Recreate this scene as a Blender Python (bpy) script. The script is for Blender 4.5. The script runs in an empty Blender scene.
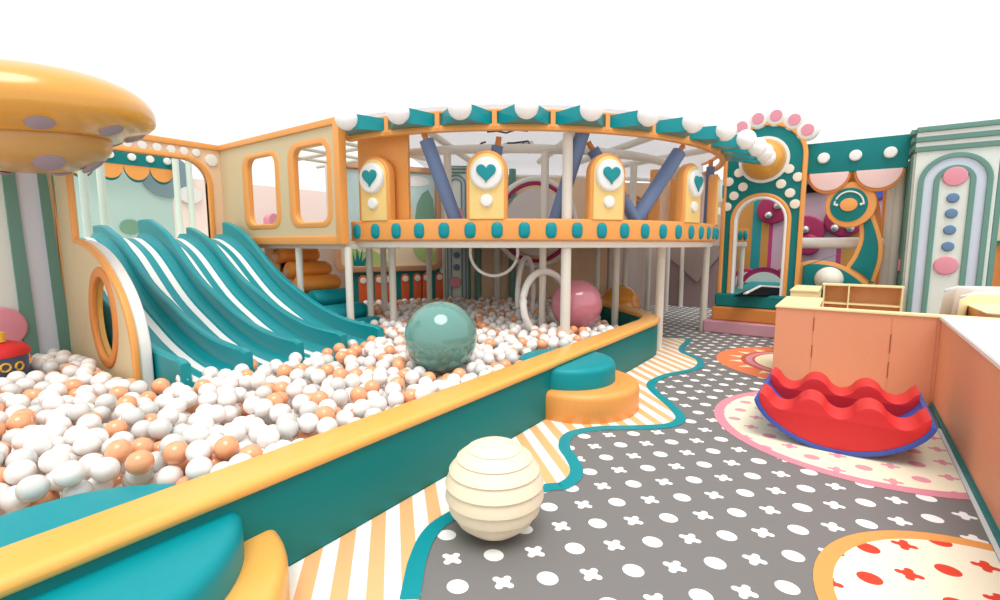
import bpy, bmesh, math, random
from mathutils import Vector, Matrix
random.seed(11)
C = bpy.context.scene.collection
PI = math.pi

# ------------------------------------------------------------------ camera, world, sun, exposure
F = 485.0                                  # focal length in pixels of a 1000 x 600 frame
PITCH = math.atan(56 / F)
YAW = math.atan(350 / math.hypot(F, 56))
H = 2.0
cam_d = bpy.data.cameras.new('camera'); cam = bpy.data.objects.new('camera', cam_d); C.objects.link(cam)
cam_d.sensor_width = 36.0; cam_d.lens = F / 1000 * 36.0; cam_d.clip_start = 0.05; cam_d.clip_end = 200
cam.location = (0, 0, H); cam.rotation_euler = (PI / 2 - PITCH, 0, YAW)
bpy.context.scene.camera = cam
w = bpy.data.worlds.new('white_hall'); bpy.context.scene.world = w; w.use_nodes = True
w.node_tree.nodes['Background'].inputs[0].default_value = (1, 1, 1, 1)
w.node_tree.nodes['Background'].inputs[1].default_value = 1.15
sun_d = bpy.data.lights.new('hall_light', 'SUN'); sun = bpy.data.objects.new('hall_light', sun_d); C.objects.link(sun)
sun_d.energy = 2.2; sun_d.angle = math.radians(35); sun_d.color = (1.0, 0.97, 0.92)
sun.rotation_euler = Vector((-.26, .28, -.92)).to_track_quat('-Z', 'Y').to_euler(); sun.location = (0, 0, 9)
vs = bpy.context.scene.view_settings
vs.view_transform = 'Standard'; vs.look = 'None'; vs.exposure = 0.0; vs.gamma = 1.0
try: vs.use_curve_mapping = False
except Exception: pass

def ray(px, py):
    a = (px - 500) / F; b = -(py - 300) / F
    fw = math.cos(PITCH) + b * math.sin(PITCH); up = -math.sin(PITCH) + b * math.cos(PITCH)
    c, s = math.cos(YAW), math.sin(YAW)
    return Vector((a * c - fw * s, a * s + fw * c, up))
def at_z(px, py, z=0.0):                   # a pixel of the photograph on a level plane
    d = ray(px, py); t = (z - H) / d.z; return Vector((d.x * t, d.y * t, z))
def at_x(px, py, X):
    d = ray(px, py); t = X / d.x; return Vector((X, d.y * t, H + d.z * t))
def at_y(px, py, Y):
    d = ray(px, py); t = Y / d.y; return Vector((d.x * t, Y, H + d.z * t))
def proj(p):
    c, s = math.cos(YAW), math.sin(YAW); z = p[2] - H
    a = p[0] * c + p[1] * s; f0 = -p[0] * s + p[1] * c
    fw = f0 * math.cos(PITCH) - z * math.sin(PITCH); up = f0 * math.sin(PITCH) + z * math.cos(PITCH)
    if fw < .05: return None
    return (500 + F * a / fw, 300 - F * up / fw, fw)

# ------------------------------------------------------------------ materials
def srgb(r, g, b):
    f = lambda v: (v / 255 / 12.92) if v / 255 <= .04045 else ((v / 255 + .055) / 1.055) ** 2.4
    return (f(r), f(g), f(b), 1)
MATS = {}
def mat(name, rgb, rough=.45, spec=.5, noise=.03, scale=30, coat=0.0, metal=0.0):
    if name in MATS: return MATS[name]
    m = bpy.data.materials.new(name); m.use_nodes = True; nt = m.node_tree; b = nt.nodes['Principled BSDF']
    col = srgb(*rgb)
    n = nt.nodes.new('ShaderNodeTexNoise'); n.inputs['Scale'].default_value = scale; n.inputs['Detail'].default_value = 3
    tc = nt.nodes.new('ShaderNodeTexCoord'); nt.links.new(tc.outputs['Object'], n.inputs['Vector'])
    mx = nt.nodes.new('ShaderNodeMix'); mx.data_type = 'RGBA'
    k = 1 - noise * 2
    mx.inputs[6].default_value = (col[0] * k, col[1] * k, col[2] * k, 1)
    mx.inputs[7].default_value = (min(1, col[0] * (1 + noise)), min(1, col[1] * (1 + noise)), min(1, col[2] * (1 + noise)), 1)
    nt.links.new(n.outputs['Fac'], mx.inputs[0]); nt.links.new(mx.outputs[2], b.inputs['Base Color'])
    b.inputs['Roughness'].default_value = rough; b.inputs['Specular IOR Level'].default_value = spec
    b.inputs['Coat Weight'].default_value = coat; b.inputs['Coat Roughness'].default_value = .12
    b.inputs['Metallic'].default_value = metal
    MATS[name] = m; return m
TEAL = mat('teal_vinyl', (0, 122, 122), .5, spec=.3)
TEALD = mat('teal_slide_plastic', (0, 142, 150), .3, spec=.35, coat=.08)
TEALB = mat('teal_bright_vinyl', (0, 146, 156), .45, spec=.3)
ORANGE = mat('orange_vinyl', (240, 164, 84), .4)
ORANGED = mat('orange_paint', (222, 138, 62), .45)
GOLD = mat('golden_gloss', (222, 160, 62), .28, coat=.5)
CREAMY = mat('pale_yellow_panel', (246, 214, 136), .5)
BEIGE = mat('beige_panel', (216, 196, 156), .6)
PEACHP = mat('peach_panel', (240, 206, 172), .6)
WHITE = mat('white_paint', (238, 238, 234), .5)
OFFW = mat('offwhite_pole_paint', (228, 224, 212), .5)
PINK = mat('pink_vinyl', (224, 146, 162), .5)
PALEPINK = mat('pale_pink_vinyl', (238, 204, 200), .5)
SLATE = mat('slate_blue_foam', (104, 124, 160), .6)
GREEN = mat('sage_green_panel', (100, 144, 132), .55)
LILAC = mat('pale_lilac_panel', (208, 216, 230), .55)
MINT = mat('mint_white_panel', (222, 228, 220), .55)
BLUE = mat('denim_blue_vinyl', (98, 130, 166), .5)
RED = mat('red_foam', (216, 40, 44), .5)
COBALT = mat('cobalt_blue_foam', (56, 88, 176), .5)
MAGENTA = mat('magenta_panel', (160, 30, 84), .5)
MAUVE = mat('mauve_wall', (196, 164, 180), .6)
LILACD = mat('dusty_lilac_spot', (158, 142, 152), .6)
WOODP = mat('peach_wood', (230, 158, 120), .55, noise=.05, scale=60)
WOODC = mat('cream_laminate', (246, 232, 178), .5)
WOODB = mat('brown_shelf_back', (214, 150, 104), .55)
RUST = mat('rust_orange_panel', (214, 96, 44), .5)
BROWN = mat('brown_wood_frame', (196, 148, 112), .55)
TAUPE = mat('taupe_wall', (198, 178, 168), .7)
GREYW = mat('grey_wall', (150, 148, 150), .7)
DARKG = mat('charcoal_mat', (20, 20, 24), .95, spec=.05)
SKYB = mat('mural_sky', (196, 222, 222), .6)
LEAF = mat('mural_green', (166, 196, 120), .6)
LEAFD = mat('mural_dark_green', (120, 164, 140), .6)
SAND = mat('mural_sand', (232, 212, 180), .6)
NAVY = mat('dark_slate_vinyl', (74, 86, 116), .5)
YELLOW = mat('yellow_ring_paint', (226, 180, 60), .4)
SILVER = mat('silver_knob', (200, 200, 200), .25, metal=.8)
RIMM = mat('soft_orange_cushion', (248, 182, 88), .32, coat=.25)
BALLTEAL = mat('sea_green_gloss', (98, 150, 142), .06, coat=.7)
BALLPINK = mat('rose_gloss', (200, 124, 140), .12, coat=.6)
BALLCREAM = mat('cream_matte', (240, 228, 200), .5)
BALLORANGE = mat('amber_gloss', (232, 154, 62), .2, coat=.5)
BW = mat('white_ball_plastic', (246, 240, 236), .25, coat=.2)
BO = mat('peach_ball_plastic', (240, 168, 122), .2, coat=.3)
BG = mat('pearl_grey_ball_plastic', (214, 216, 212), .15, coat=.4)
PALETEAL = mat('pale_aqua_wall', (186, 214, 208), .6)
MINTPOLE = mat('mint_white_pole', (216, 232, 220), .5)
GREYTEAL = mat('grey_blue_mural', (128, 152, 160), .6)
PINKSTEP = mat('dusty_pink_vinyl', (214, 158, 172), .5)
ROOFW = mat('white_roof_board', (232, 232, 234), .7)
def make_translucent(m, k):
    nt = m.node_tree; b = nt.nodes['Principled BSDF']; out = [n for n in nt.nodes if n.type == 'OUTPUT_MATERIAL'][0]
    tr = nt.nodes.new('ShaderNodeBsdfTranslucent'); tr.inputs[0].default_value = (.9, .9, .92, 1); mx = nt.nodes.new('ShaderNodeMixShader'); mx.inputs[0].default_value = k
    nt.links.new(b.outputs[0], mx.inputs[1]); nt.links.new(tr.outputs[0], mx.inputs[2]); nt.links.new(mx.outputs[0], out.inputs[0])
make_translucent(ROOFW, .55)

def node(nt, t, **k):
    n = nt.nodes.new(t)
    for a, v in k.items(): setattr(n, a, v)
    return n
def M2(nt, op, a, b=None, c=None):
    n = nt.nodes.new('ShaderNodeMath'); n.operation = op
    for i, v in enumerate((a, b, c)):
        if v is None: continue
        if isinstance(v, (int, float)): n.inputs[i].default_value = v
        else: nt.links.new(v, n.inputs[i])
    return n.outputs[0]
def pattern_mat(name, base, mark, rough=.6, marks=True):
    # printed dots and four-lobed crosses on a checkerboard lattice laid diagonally
    m = bpy.data.materials.new(name); m.use_nodes = True; nt = m.node_tree; b = nt.nodes['Principled BSDF']
    g = node(nt, 'ShaderNodeNewGeometry'); s = node(nt, 'ShaderNodeSeparateXYZ'); nt.links.new(g.outputs['Position'], s.inputs[0])
    A = .2662; an = math.radians(45.6 - 2.0)
    ox, oy = -.935, 3.075
    # inverse of the lattice basis
    ax, ay, bx, by = .19713, .18461, -.19636, .17196
    ox, oy = -.951, 3.095
    det = ax * by - bx * ay
    X = M2(nt, 'SUBTRACT', s.outputs[0], ox); Y = M2(nt, 'SUBTRACT', s.outputs[1], oy)
    u = M2(nt, 'ADD', M2(nt, 'MULTIPLY', X, by / det), M2(nt, 'MULTIPLY', Y, -bx / det))
    v = M2(nt, 'ADD', M2(nt, 'MULTIPLY', X, -ay / det), M2(nt, 'MULTIPLY', Y, ax / det))
    cu = M2(nt, 'ROUND', u); cv = M2(nt, 'ROUND', v)
    su_ = M2(nt, 'SUBTRACT', u, cu); sv_ = M2(nt, 'SUBTRACT', v, cv)
    fu = M2(nt, 'ABSOLUTE', M2(nt, 'MULTIPLY', M2(nt, 'ADD', su_, sv_), .7071)); fv = M2(nt, 'ABSOLUTE', M2(nt, 'MULTIPLY', M2(nt, 'SUBTRACT', su_, sv_), .7071))
    par = M2(nt, 'ABSOLUTE', M2(nt, 'MODULO', M2(nt, 'ADD', cu, cv), 2.0))
    par = M2(nt, 'GREATER_THAN', par, .5)
    rr = M2(nt, 'SQRT', M2(nt, 'ADD', M2(nt, 'MULTIPLY', fu, fu), M2(nt, 'MULTIPLY', fv, fv)))
    dot = M2(nt, 'LESS_THAN', rr, .235)
    mx_ = M2(nt, 'MAXIMUM', fu, fv); mn = M2(nt, 'MINIMUM', fu, fv); q = M2(nt, 'SUBTRACT', mx_, .175)
    lobe = M2(nt, 'SQRT', M2(nt, 'ADD', M2(nt, 'MULTIPLY', q, q), M2(nt, 'MULTIPLY', mn, mn)))
    plus = M2(nt, 'MAXIMUM', M2(nt, 'LESS_THAN', lobe, .085), M2(nt, 'LESS_THAN', rr, .15))
    f = M2(nt, 'ADD', M2(nt, 'MULTIPLY', dot, M2(nt, 'SUBTRACT', 1.0, par)), M2(nt, 'MULTIPLY', plus, par))
    mix = node(nt, 'ShaderNodeMix', data_type='RGBA'); nt.links.new(f, mix.inputs[0])
    mix.inputs[6].default_value = srgb(*base); mix.inputs[7].default_value = srgb(*mark)
    nt.links.new(mix.outputs[2], b.inputs['Base Color']); b.inputs['Roughness'].default_value = rough
    b.inputs['Specular IOR Level'].default_value = .3
    return m
def stripe_mat(name, c1, c2, ang, period, off=0.0, duty=.5):
    m = bpy.data.materials.new(name); m.use_nodes = True; nt = m.node_tree; b = nt.nodes['Principled BSDF']
    g = node(nt, 'ShaderNodeNewGeometry'); s = node(nt, 'ShaderNodeSeparateXYZ'); nt.links.new(g.outputs['Position'], s.inputs[0])
    t = M2(nt, 'ADD', M2(nt, 'MULTIPLY', s.outputs[0], -math.sin(ang) / period), M2(nt, 'MULTIPLY', s.outputs[1], math.cos(ang) / period))
    t = M2(nt, 'FRACT', M2(nt, 'ADD', t, off + 100.0)); f = M2(nt, 'LESS_THAN', t, duty)
    mix = node(nt, 'ShaderNodeMix', data_type='RGBA'); nt.links.new(f, mix.inputs[0])
    mix.inputs[6].default_value = srgb(*c1); mix.inputs[7].default_value = srgb(*c2)
    nt.links.new(mix.outputs[2], b.inputs['Base Color']); b.inputs['Roughness'].default_value = .55
    return m
FLOORM = pattern_mat('grey_floor_dots_crosses', (124, 122, 121), (248, 248, 246))
PINKM = pattern_mat('cream_mat_pink_marks', (248, 240, 212), (232, 158, 170))
REDM = pattern_mat('cream_mat_red_marks', (248, 244, 220), (226, 70, 46))
STRIPEM = stripe_mat('orange_white_stripes', (246, 246, 240), (240, 186, 130), math.radians(-42), .2)

# ------------------------------------------------------------------ object helpers
def tag(o, label=None, cat=None, group=None, kind=None):
    if label: o['label'] = label
    if cat: o['category'] = cat
    if group: o['group'] = group
    if kind: o['kind'] = kind
    return o
def thing(name, loc, label, cat, group=None):
    o = bpy.data.objects.new(name, None); C.objects.link(o); o.location = loc; o.empty_display_size = .1
    return tag(o, label, cat, group)
def root_of(o):
    while o.parent: o = o.parent
    return o
def link_mesh(name, me, m, parent=None):
    """mesh vertices come in world coordinates"""
    ms = m if isinstance(m, (list, tuple)) else [m]
    me.materials.clear()
    for k in ms: me.materials.append(k)
    if parent is not None:
        off = root_of(parent).location
        o = bpy.data.objects.new(name, me); C.objects.link(o)
        me.transform(Matrix.Translation(-Vector(off))); o.parent = parent
    else:
        xs = [v.co for v in me.vertices]
        lo = Vector((min(v.x for v in xs), min(v.y for v in xs), min(v.z for v in xs)))
        hi = Vector((max(v.x for v in xs), max(v.y for v in xs), max(v.z for v in xs)))
        c = Vector(((lo.x + hi.x) / 2, (lo.y + hi.y) / 2, lo.z))
        me.transform(Matrix.Translation(-c)); o = bpy.data.objects.new(name, me); C.objects.link(o); o.location = c
    return o
def from_bm(name, bm, m, parent=None, smooth=False, ang=None):
    bmesh.ops.recalc_face_normals(bm, faces=bm.faces[:])
    me = bpy.data.meshes.new(name); bm.to_mesh(me); bm.free()
    if smooth or ang:
        for p in me.polygons: p.use_smooth = True
        me.set_sharp_from_angle(angle=math.radians(ang or 40))
    return link_mesh(name, me, m, parent)
def box(name, lo, hi, m, parent=None, bev=.01, seg=2):
    bm = bmesh.new(); bmesh.ops.create_cube(bm, size=1)
    for v in bm.verts:
        v.co = Vector(((lo[i] + hi[i]) / 2 + v.co[i] * (hi[i] - lo[i]) for i in range(3)))
    if bev: bmesh.ops.bevel(bm, geom=bm.edges[:], offset=bev, segments=seg, affect='EDGES', clamp_overlap=True)
    return from_bm(name, bm, m, parent, ang=35)
def frame_z(d):
    d = d.normalized(); up = Vector((0, 0, 1)) if abs(d.z) < .95 else Vector((1, 0, 0))
    x = up.cross(d).normalized(); y = d.cross(x); return x, y
def add_tube(bm, pts, r, n=14, closed=False, cap=True, r2=None):
    pts = [Vector(p) for p in pts]; rings = []
    K = len(pts)
    for i, p in enumerate(pts):
        if closed: d = pts[(i + 1) % K] - pts[i - 1]
        else: d = pts[min(i + 1, K - 1)] - pts[max(i - 1, 0)]
        x, y = frame_z(d)
        rr = r if r2 is None else r + (r2 - r) * i / (K - 1)
        rings.append([bm.verts.new(p + (x * math.cos(2 * PI * k / n) + y * math.sin(2 * PI * k / n)) * rr) for k in range(n)])
    for i in range(K if closed else K - 1):
        a, b = rings[i], rings[(i + 1) % K]
        for k in range(n): bm.faces.new((a[k], a[(k + 1) % n], b[(k + 1) % n], b[k]))
    if cap and not closed: bm.faces.new(rings[0][::-1]); bm.faces.new(rings[-1])
def tube(name, pts, r, m, parent=None, n=16, closed=False, r2=None):
    bm = bmesh.new(); add_tube(bm, pts, r, n, closed, r2=r2); return from_bm(name, bm, m, parent, ang=50)
def sweep(name, path, prof, m, parent=None, closed=False, ang=40):
    """profile (across, up) swept along a plan path of (x, y[, z]); 'across' is to the right of travel"""
    bm = bmesh.new(); K = len(path); rings = []
    for i in range(K):
        p = Vector(path[i] if len(path[i]) == 3 else (*path[i], 0))
        def dirv(a, b):
            v = Vector(b[:2]) - Vector(a[:2]); return v.normalized()
        if closed: d1, d2 = dirv(path[i - 1], path[i]), dirv(path[i], path[(i + 1) % K])
        else:
            d1 = dirv(path[max(i - 1, 0)], path[i]) if i > 0 else dirv(path[0], path[1])
            d2 = dirv(path[i], path[i + 1]) if i < K - 1 else d1
        d = (d1 + d2).normalized(); nrm = Vector((d.y, -d.x)); sc = 1 / max(.4, d.dot(d1))
        rings.append([bm.verts.new((p.x + nrm.x * a * sc, p.y + nrm.y * a * sc, p.z + b)) for a, b in prof])
    n = len(prof)
    for i in range(K if closed else K - 1):
        a, b = rings[i], rings[(i + 1) % K]
        for k in range(n): bm.faces.new((a[k], a[(k + 1) % n], b[(k + 1) % n], b[k]))
    if not closed: bm.faces.new(rings[0]); bm.faces.new(rings[-1][::-1])
    return from_bm(name, bm, m, parent, ang=ang)
def rprof(x0, z0, x1, z1, r, k=5):
    return rrect(x0, z0, x1, z1, r, k)
def lathe(name, prof, centre, m, parent=None, n=48, axis=None, ang=40, sweep_a=(0, 2 * PI)):
    """profile of (radius, height) about an axis through centre (default up)"""
    bm = bmesh.new(); full = abs(sweep_a[1] - sweep_a[0]) > 6.28
    z = Vector(axis).normalized() if axis is not None else Vector((0, 0, 1))
    if axis is None: x, y = Vector((1, 0, 0)), Vector((0, 1, 0))
    else: x, y = frame_z(z)
    c = Vector(centre); N = n if full else n + 1; rings = []
    for i in range(N):
        a = sweep_a[0] + (sweep_a[1] - sweep_a[0]) * i / n
        e = x * math.cos(a) + y * math.sin(a); rings.append([bm.verts.new(c + e * r + z * h) for r, h in prof])
    L = len(prof)
    for i in range(N if full else N - 1):
        a, b = rings[i], rings[(i + 1) % N]
        for k in range(L - 1):
            bm.faces.new((a[k], a[k + 1], b[k + 1], b[k]))
    bmesh.ops.remove_doubles(bm, verts=bm.verts[:], dist=1e-5)
    return from_bm(name, bm, m, parent, ang=ang)
def sphere_prof(r, k=20, lo=-PI / 2, hi=PI / 2, squash=1.0):
    return [(r * math.cos(lo + (hi - lo) * i / k), r * squash * math.sin(lo + (hi - lo) * i / k)) for i in range(k + 1)]
def sphere(name, c, r, m, parent=None, n=32, squash=1.0, axis=None):
    return lathe(name, sphere_prof(r, n // 2, squash=squash), c, m, parent, n=n, ang=80, axis=axis)
def disc_prof(r, t, b=.3):
    """a pad from height 0 to t with a rounded outer edge"""
    e = min(t, r) * b
    return [(0, 0), (r, 0), (r, t - e)] + [(r - e + e * math.cos(a), t - e + e * math.sin(a)) for a in (PI / 8, PI / 4, 3 * PI / 8, PI / 2)] + [(0, t)]
# 2-D outlines
def rrect(x0, z0, x1, z1, r, k=8):
    P = []
    for cx, cz, a0 in ((x1 - r, z0 + r, -PI / 2), (x1 - r, z1 - r, 0), (x0 + r, z1 - r, PI / 2), (x0 + r, z0 + r, PI)):
        for i in range(k + 1): a = a0 + PI / 2 * i / k; P.append((cx + r * math.cos(a), cz + r * math.sin(a)))
    return P
def arch(x0, x1, z0, zt, k=24, rz=None):
    r = (x1 - x0) / 2; cx = (x0 + x1) / 2; rz = rz or r
    return [(x0, z0), (x1, z0)] + [(cx + r * math.cos(PI * i / k), zt - rz + rz * math.sin(PI * i / k)) for i in range(k + 1)]
def ell(cx, cz, rx, rz=None, k=32):
    rz = rz or rx; return [(cx + rx * math.cos(2 * PI * i / k), cz + rz * math.sin(2 * PI * i / k)) for i in range(k)]
def heart(cx, cz, s, k=40):
    P = []
    for i in range(k):
        t = 2 * PI * i / k
        P.append((cx + s * 16 * math.sin(t) ** 3 / 17, cz + s * (13 * math.cos(t) - 5 * math.cos(2 * t) - 2 * math.cos(3 * t) - math.cos(4 * t) + 2) / 17))
    return P
def dedup(L):
    out = []
    for p in L:
        if not out or math.hypot(p[0] - out[-1][0], p[1] - out[-1][1]) > 1e-4: out.append(p)
    if math.hypot(out[0][0] - out[-1][0], out[0][1] - out[-1][1]) < 1e-4: out.pop()
    return out
def area(L): return sum(L[i - 1][0] * L[i][1] - L[i][0] * L[i - 1][1] for i in range(len(L))) / 2
def inset(L, d):
    L = dedup(L)
    if area(L) < 0: L = L[::-1]
    out = []; n = len(L)
    for i in range(n):
        a, b, c = Vector(L[i - 1]), Vector(L[i]), Vector(L[(i + 1) % n])
        d1 = (b - a).normalized(); d2 = (c - b).normalized(); n1 = Vector((-d1.y, d1.x)); n2 = Vector((-d2.y, d2.x))
        nn = (n1 + n2); nn = nn.normalized() if nn.length > 1e-6 else n1
        s = min(2.5, 1 / max(.3, nn.dot(n1))); q = b + nn * d * s; out.append((q.x, q.y))
    return out
def panel(name, loops, org, a, t, m, parent=None, bev=.0, n0=0.0):
    """outline (first) with holes, standing upright; u runs at plan angle a, facing (sin a, -cos a); occupies n0..n0+t outward"""
    cu = bpy.data.curves.new('outline', 'CURVE'); cu.dimensions = '2D'; cu.fill_mode = 'BOTH'
    for L in loops:
        L = dedup(L); sp = cu.splines.new('POLY'); sp.points.add(len(L) - 1); sp.use_cyclic_u = True
        for i, p in enumerate(L): sp.points[i].co = (p[0], p[1], 0, 1)
    bev = min(bev, t * .49)
    cu.extrude = max(0, t / 2 - bev); cu.bevel_depth = bev; cu.bevel_resolution = 2; cu.offset = -bev
    tmp = bpy.data.objects.new('outline', cu); C.objects.link(tmp)
    bpy.context.view_layer.update()
    me = bpy.data.meshes.new_from_object(tmp.evaluated_get(bpy.context.evaluated_depsgraph_get()))
    bpy.data.objects.remove(tmp); bpy.data.curves.remove(cu)
    u = Vector((math.cos(a), math.sin(a), 0)); v = Vector((0, 0, 1)); nn = Vector((math.sin(a), -math.cos(a), 0))
    o = Vector(org)
    M = Matrix(((u.x, v.x, nn.x, o.x), (u.y, v.y, nn.y, o.y), (u.z, v.z, nn.z, o.z), (0, 0, 0, 1)))
    me.transform(M @ Matrix.Translation((0, 0, n0 + t / 2)))
    bm = bmesh.new(); bm.from_mesh(me); bmesh.ops.remove_doubles(bm, verts=bm.verts[:], dist=1e-5); bm.to_mesh(me); bm.free()
    me.name = name
    for p in me.polygons: p.use_smooth = True
    me.set_sharp_from_angle(angle=math.radians(35))
    return link_mesh(name, me, m, parent)
def pY(name, loops, Y, t, m, parent=None, bev=0, n0=0): return panel(name, loops, (0, Y, 0), 0, t, m, parent, bev, n0)      # faces -Y, loops in (x, z)
def pX(name, loops, X, t, m, parent=None, bev=0, n0=0): return panel(name, loops, (X, 0, 0), PI / 2, t, m, parent, bev, n0)  # faces +X, loops in (y, z)
def flat(name, L, z, t, m, parent=None, holes=()):
    """level slab from z to z+t with the plan outline L"""
    cu = bpy.data.curves.new('outline', 'CURVE'); cu.dimensions = '2D'; cu.fill_mode = 'BOTH'
    for Q in [L, *holes]:
        Q = dedup(Q); sp = cu.splines.new('POLY'); sp.points.add(len(Q) - 1); sp.use_cyclic_u = True
        for i, p in enumerate(Q): sp.points[i].co = (p[0], p[1], 0, 1)
    cu.extrude = t / 2
    tmp = bpy.data.objects.new('outline', cu); C.objects.link(tmp); bpy.context.view_layer.update()
    me = bpy.data.meshes.new_from_object(tmp.evaluated_get(bpy.context.evaluated_depsgraph_get()))
    bpy.data.objects.remove(tmp); bpy.data.curves.remove(cu)
    me.transform(Matrix.Translation((0, 0, z + t / 2))); me.name = name
    return link_mesh(name, me, m, parent)
def copy_tree(o, parent=None):
    c = o.copy(); C.objects.link(c)
    if parent is not None: c.parent = parent
    for ch in o.children: copy_tree(ch, c)
    return c
def pxy(L, Y): return [(at_y(x, y, Y).x, at_y(x, y, Y).z) for x, y in L]
def smooth_path(P, k=6, closed=False):
    P = [Vector(p) for p in P]; n = len(P); out = []
    for i in range(n if closed else n - 1):
        p0 = P[(i - 1) % n] if (closed or i > 0) else P[0] * 2 - P[1]
        p1 = P[i]; p2 = P[(i + 1) % n]; p3 = P[(i + 2) % n] if (closed or i < n - 2) else P[-1] * 2 - P[-2]
        for j in range(k):
            t = j / k
            out.append(tuple(.5 * ((2 * p1) + (p2 - p0) * t + (2 * p0 - 5 * p1 + 4 * p2 - p3) * t * t + (3 * p1 - p0 - 3 * p2 + p3) * t ** 3)))
    if not closed: out.append(tuple(P[-1]))
    return out

# ================================================================== floor and its inlays
o = box('floor', (-16, -1.5, -.1), (9, 20, 0), FLOORM, bev=0); tag(o, kind='structure')
wave = [(-2.02, .9), (-2.06, 1.5), (-2.08, 1.88), (-2.22, 2.12), (-2.36, 2.41), (-2.34, 2.75), (-2.2, 3.05), (-2.0, 3.3), (-1.89, 3.6), (-1.88, 3.82), (-1.97, 4.03), (-2.27, 4.26), (-2.5, 4.5), (-2.64, 4.62),
        ]
wave = [(-2.02, .6), (-2.06, 1.5), (-2.10, 1.9), (-2.25, 2.15), (-2.38, 2.45), (-2.30, 2.8), (-2.08, 3.15), (-1.92, 3.45), (-1.86, 3.78), (-1.98, 4.03), (-2.2, 4.25),
        (-2.34, 4.5), (-2.2, 4.8)]
# the teal ribbon's outer (aisle-side) edge read off the photograph
wpx = [(420, 600), (424, 574), (427, 560), (436, 538), (452, 523), (490, 505), (548, 492), (566, 490), (580, 481), (583, 470), (577, 458), (570, 447), (576, 436), (602, 431),
       (640, 430), (672, 428), (685, 422), (684, 415), (673, 404), (661, 394), (655, 387), (658, 382), (672, 376), (696, 371), (704, 366), (703, 360.5), (694, 356), (685.5, 352), (686, 347), (691, 342), (689, 339), (678, 337.5), (664, 337)]
wout = smooth_path([tuple(at_z(x, y))[:2] for x, y in wpx], 5)
mats_t = thing('striped_floor_mat', (-2.5, 4, 0), 'orange and white striped floor mat with wavy teal border beside the ball pit wall', 'floor mat')
poly = list(wout) + [(-3.1, 9.5), (-2.7, 8.6), (-2.7, .5)]
flat('striped_field', poly, .001, .006, STRIPEM, mats_t)
sweep('teal_border', wout, [(0, 0), (0, .011), (-.115, .011), (-.115, 0)], TEALB, mats_t)['label'] = 'wavy teal border'
def clipx(P, xm): 
    out = []
    n = len(P)
    for i in range(n):
        a, b = P[i - 1], P[i]
        if (a[0] <= xm) != (b[0] <= xm):
            t = (xm - a[0]) / (b[0] - a[0]); out.append((xm, a[1] + (b[1] - a[1]) * t))
        if b[0] <= xm: out.append(b)
    return out
def clipy(P, ym):
    return [(q[1], q[0]) for q in clipx([(p[1], p[0]) for p in P], ym)]
XW = .90                                     # the mats end where the desk's teal skirting starts
t = thing('round_floor_mat', (.2, 6.3, 0), 'cream round mat printed with pink dots and crosses under the red rocker', 'floor mat')
flat('mat_field', clipx(clipy(ell(.22, 6.35, 1.33, k=64), 7.78), XW), .001, .006, PINKM, t)
ring = clipx(clipy(ell(.22, 6.35, 1.44, k=64), 7.78), XW)
flat('mat_border', ring, .001, .0045, PINK, t)['label'] = 'pink border'
t = thing('round_floor_mat', (.9, 3.38, 0), 'cream round mat printed with red dots and crosses at the lower right', 'floor mat')
flat('mat_field', clipx(ell(.95, 3.38, .90, k=64), XW), .001, .006, REDM, t)
flat('mat_border', clipx(ell(.95, 3.38, 1.0, k=64), XW), .001, .0045, ORANGE, t)['label'] = 'orange border'
t = thing('round_floor_mat', (-.9, 9.4, 0), 'orange round mat with a cream sun face behind the desk end', 'floor mat')
OM = mat('coral_orange_mat', (244, 134, 84), .6); REDD = mat('brick_red_print', (206, 92, 70), .6); CRM = mat('cream_mat', (250, 240, 205), .6)
cxm, cym = -.4, 9.4
flat('mat_field', ell(cxm, cym, 1.43, k=64), .001, .004, OM, t)
rays = []
for k in range(72):
    a = 2 * PI * k / 72; r = 1.25 if k % 4 == 0 else 1.03
    if k % 4 == 2 or k % 4 == 0 or True: rays.append((cxm + r * math.cos(a), cym + r * math.sin(a)))
flat('sun_rays', rays, .001, .0055, CRM, t)
flat('red_ring', ell(cxm, cym, 1.04, k=64), .001, .007, REDD, t)
flat('pale_ring', ell(cxm, cym, .96, k=64), .001, .0085, PINK, t)
for k in range(30):
    a = 2 * PI * k / 30; c = (cxm + .96 * math.cos(a), cym + .96 * math.sin(a))
    e = Vector((math.cos(a + .9), math.sin(a + .9))); f = Vector((-e.y, e.x))
flat('sun_face', ell(cxm, cym, .82, k=64), .001, .010, CRM, t)
flat('inner_red_ring', ell(cxm, cym, .86, k=64), .001, .0093, REDD, t)

# ================================================================== ball pit wall and its round steps
pitpath = [(-2.83, -1.4), (-2.83, 7.6)] + smooth_path([(-2.83, 8.0), (-2.84, 8.5), (-2.95, 8.95), (-3.2, 9.32), (-3.55, 9.66), (-4.3, 10.36), (-5.0, 11.05)], 4)
pit = thing('ball_pit_wall', (-2.83, 4, 0), 'teal padded ball pit wall topped by a rounded orange cushion rim', 'ball pit wall')
sweep('padded_wall', pitpath, rprof(-.13, 0, .13, .60, .02, 2), TEAL, pit)
rim = sweep('rim_cushion', pitpath, rprof(-.17, .575, .17, .665, .044, 5), RIMM, pit, ang=60); rim['label'] = 'orange cushion rim'
def round_step(cx, cy, r, h, m, name, label, prof_b=.22, group=None):
    e = .07
    pr = [(0, 0), (r - .01, 0), (r, .01), (r, h - e)] + [(r - e + e * math.cos(a), h - e + e * math.sin(a)) for a in (PI / 10, PI / 5, 3 * PI / 10, 2 * PI / 5, PI / 2)] + [(0, h)]
    return tag(lathe(name, pr, (cx, cy, 0), m, n=72, ang=50), label, 'step')
round_step(-2.66, 5.4, .74, .33, ORANGE, 'round_step', 'low orange half round step at the middle of the pit wall')
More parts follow.
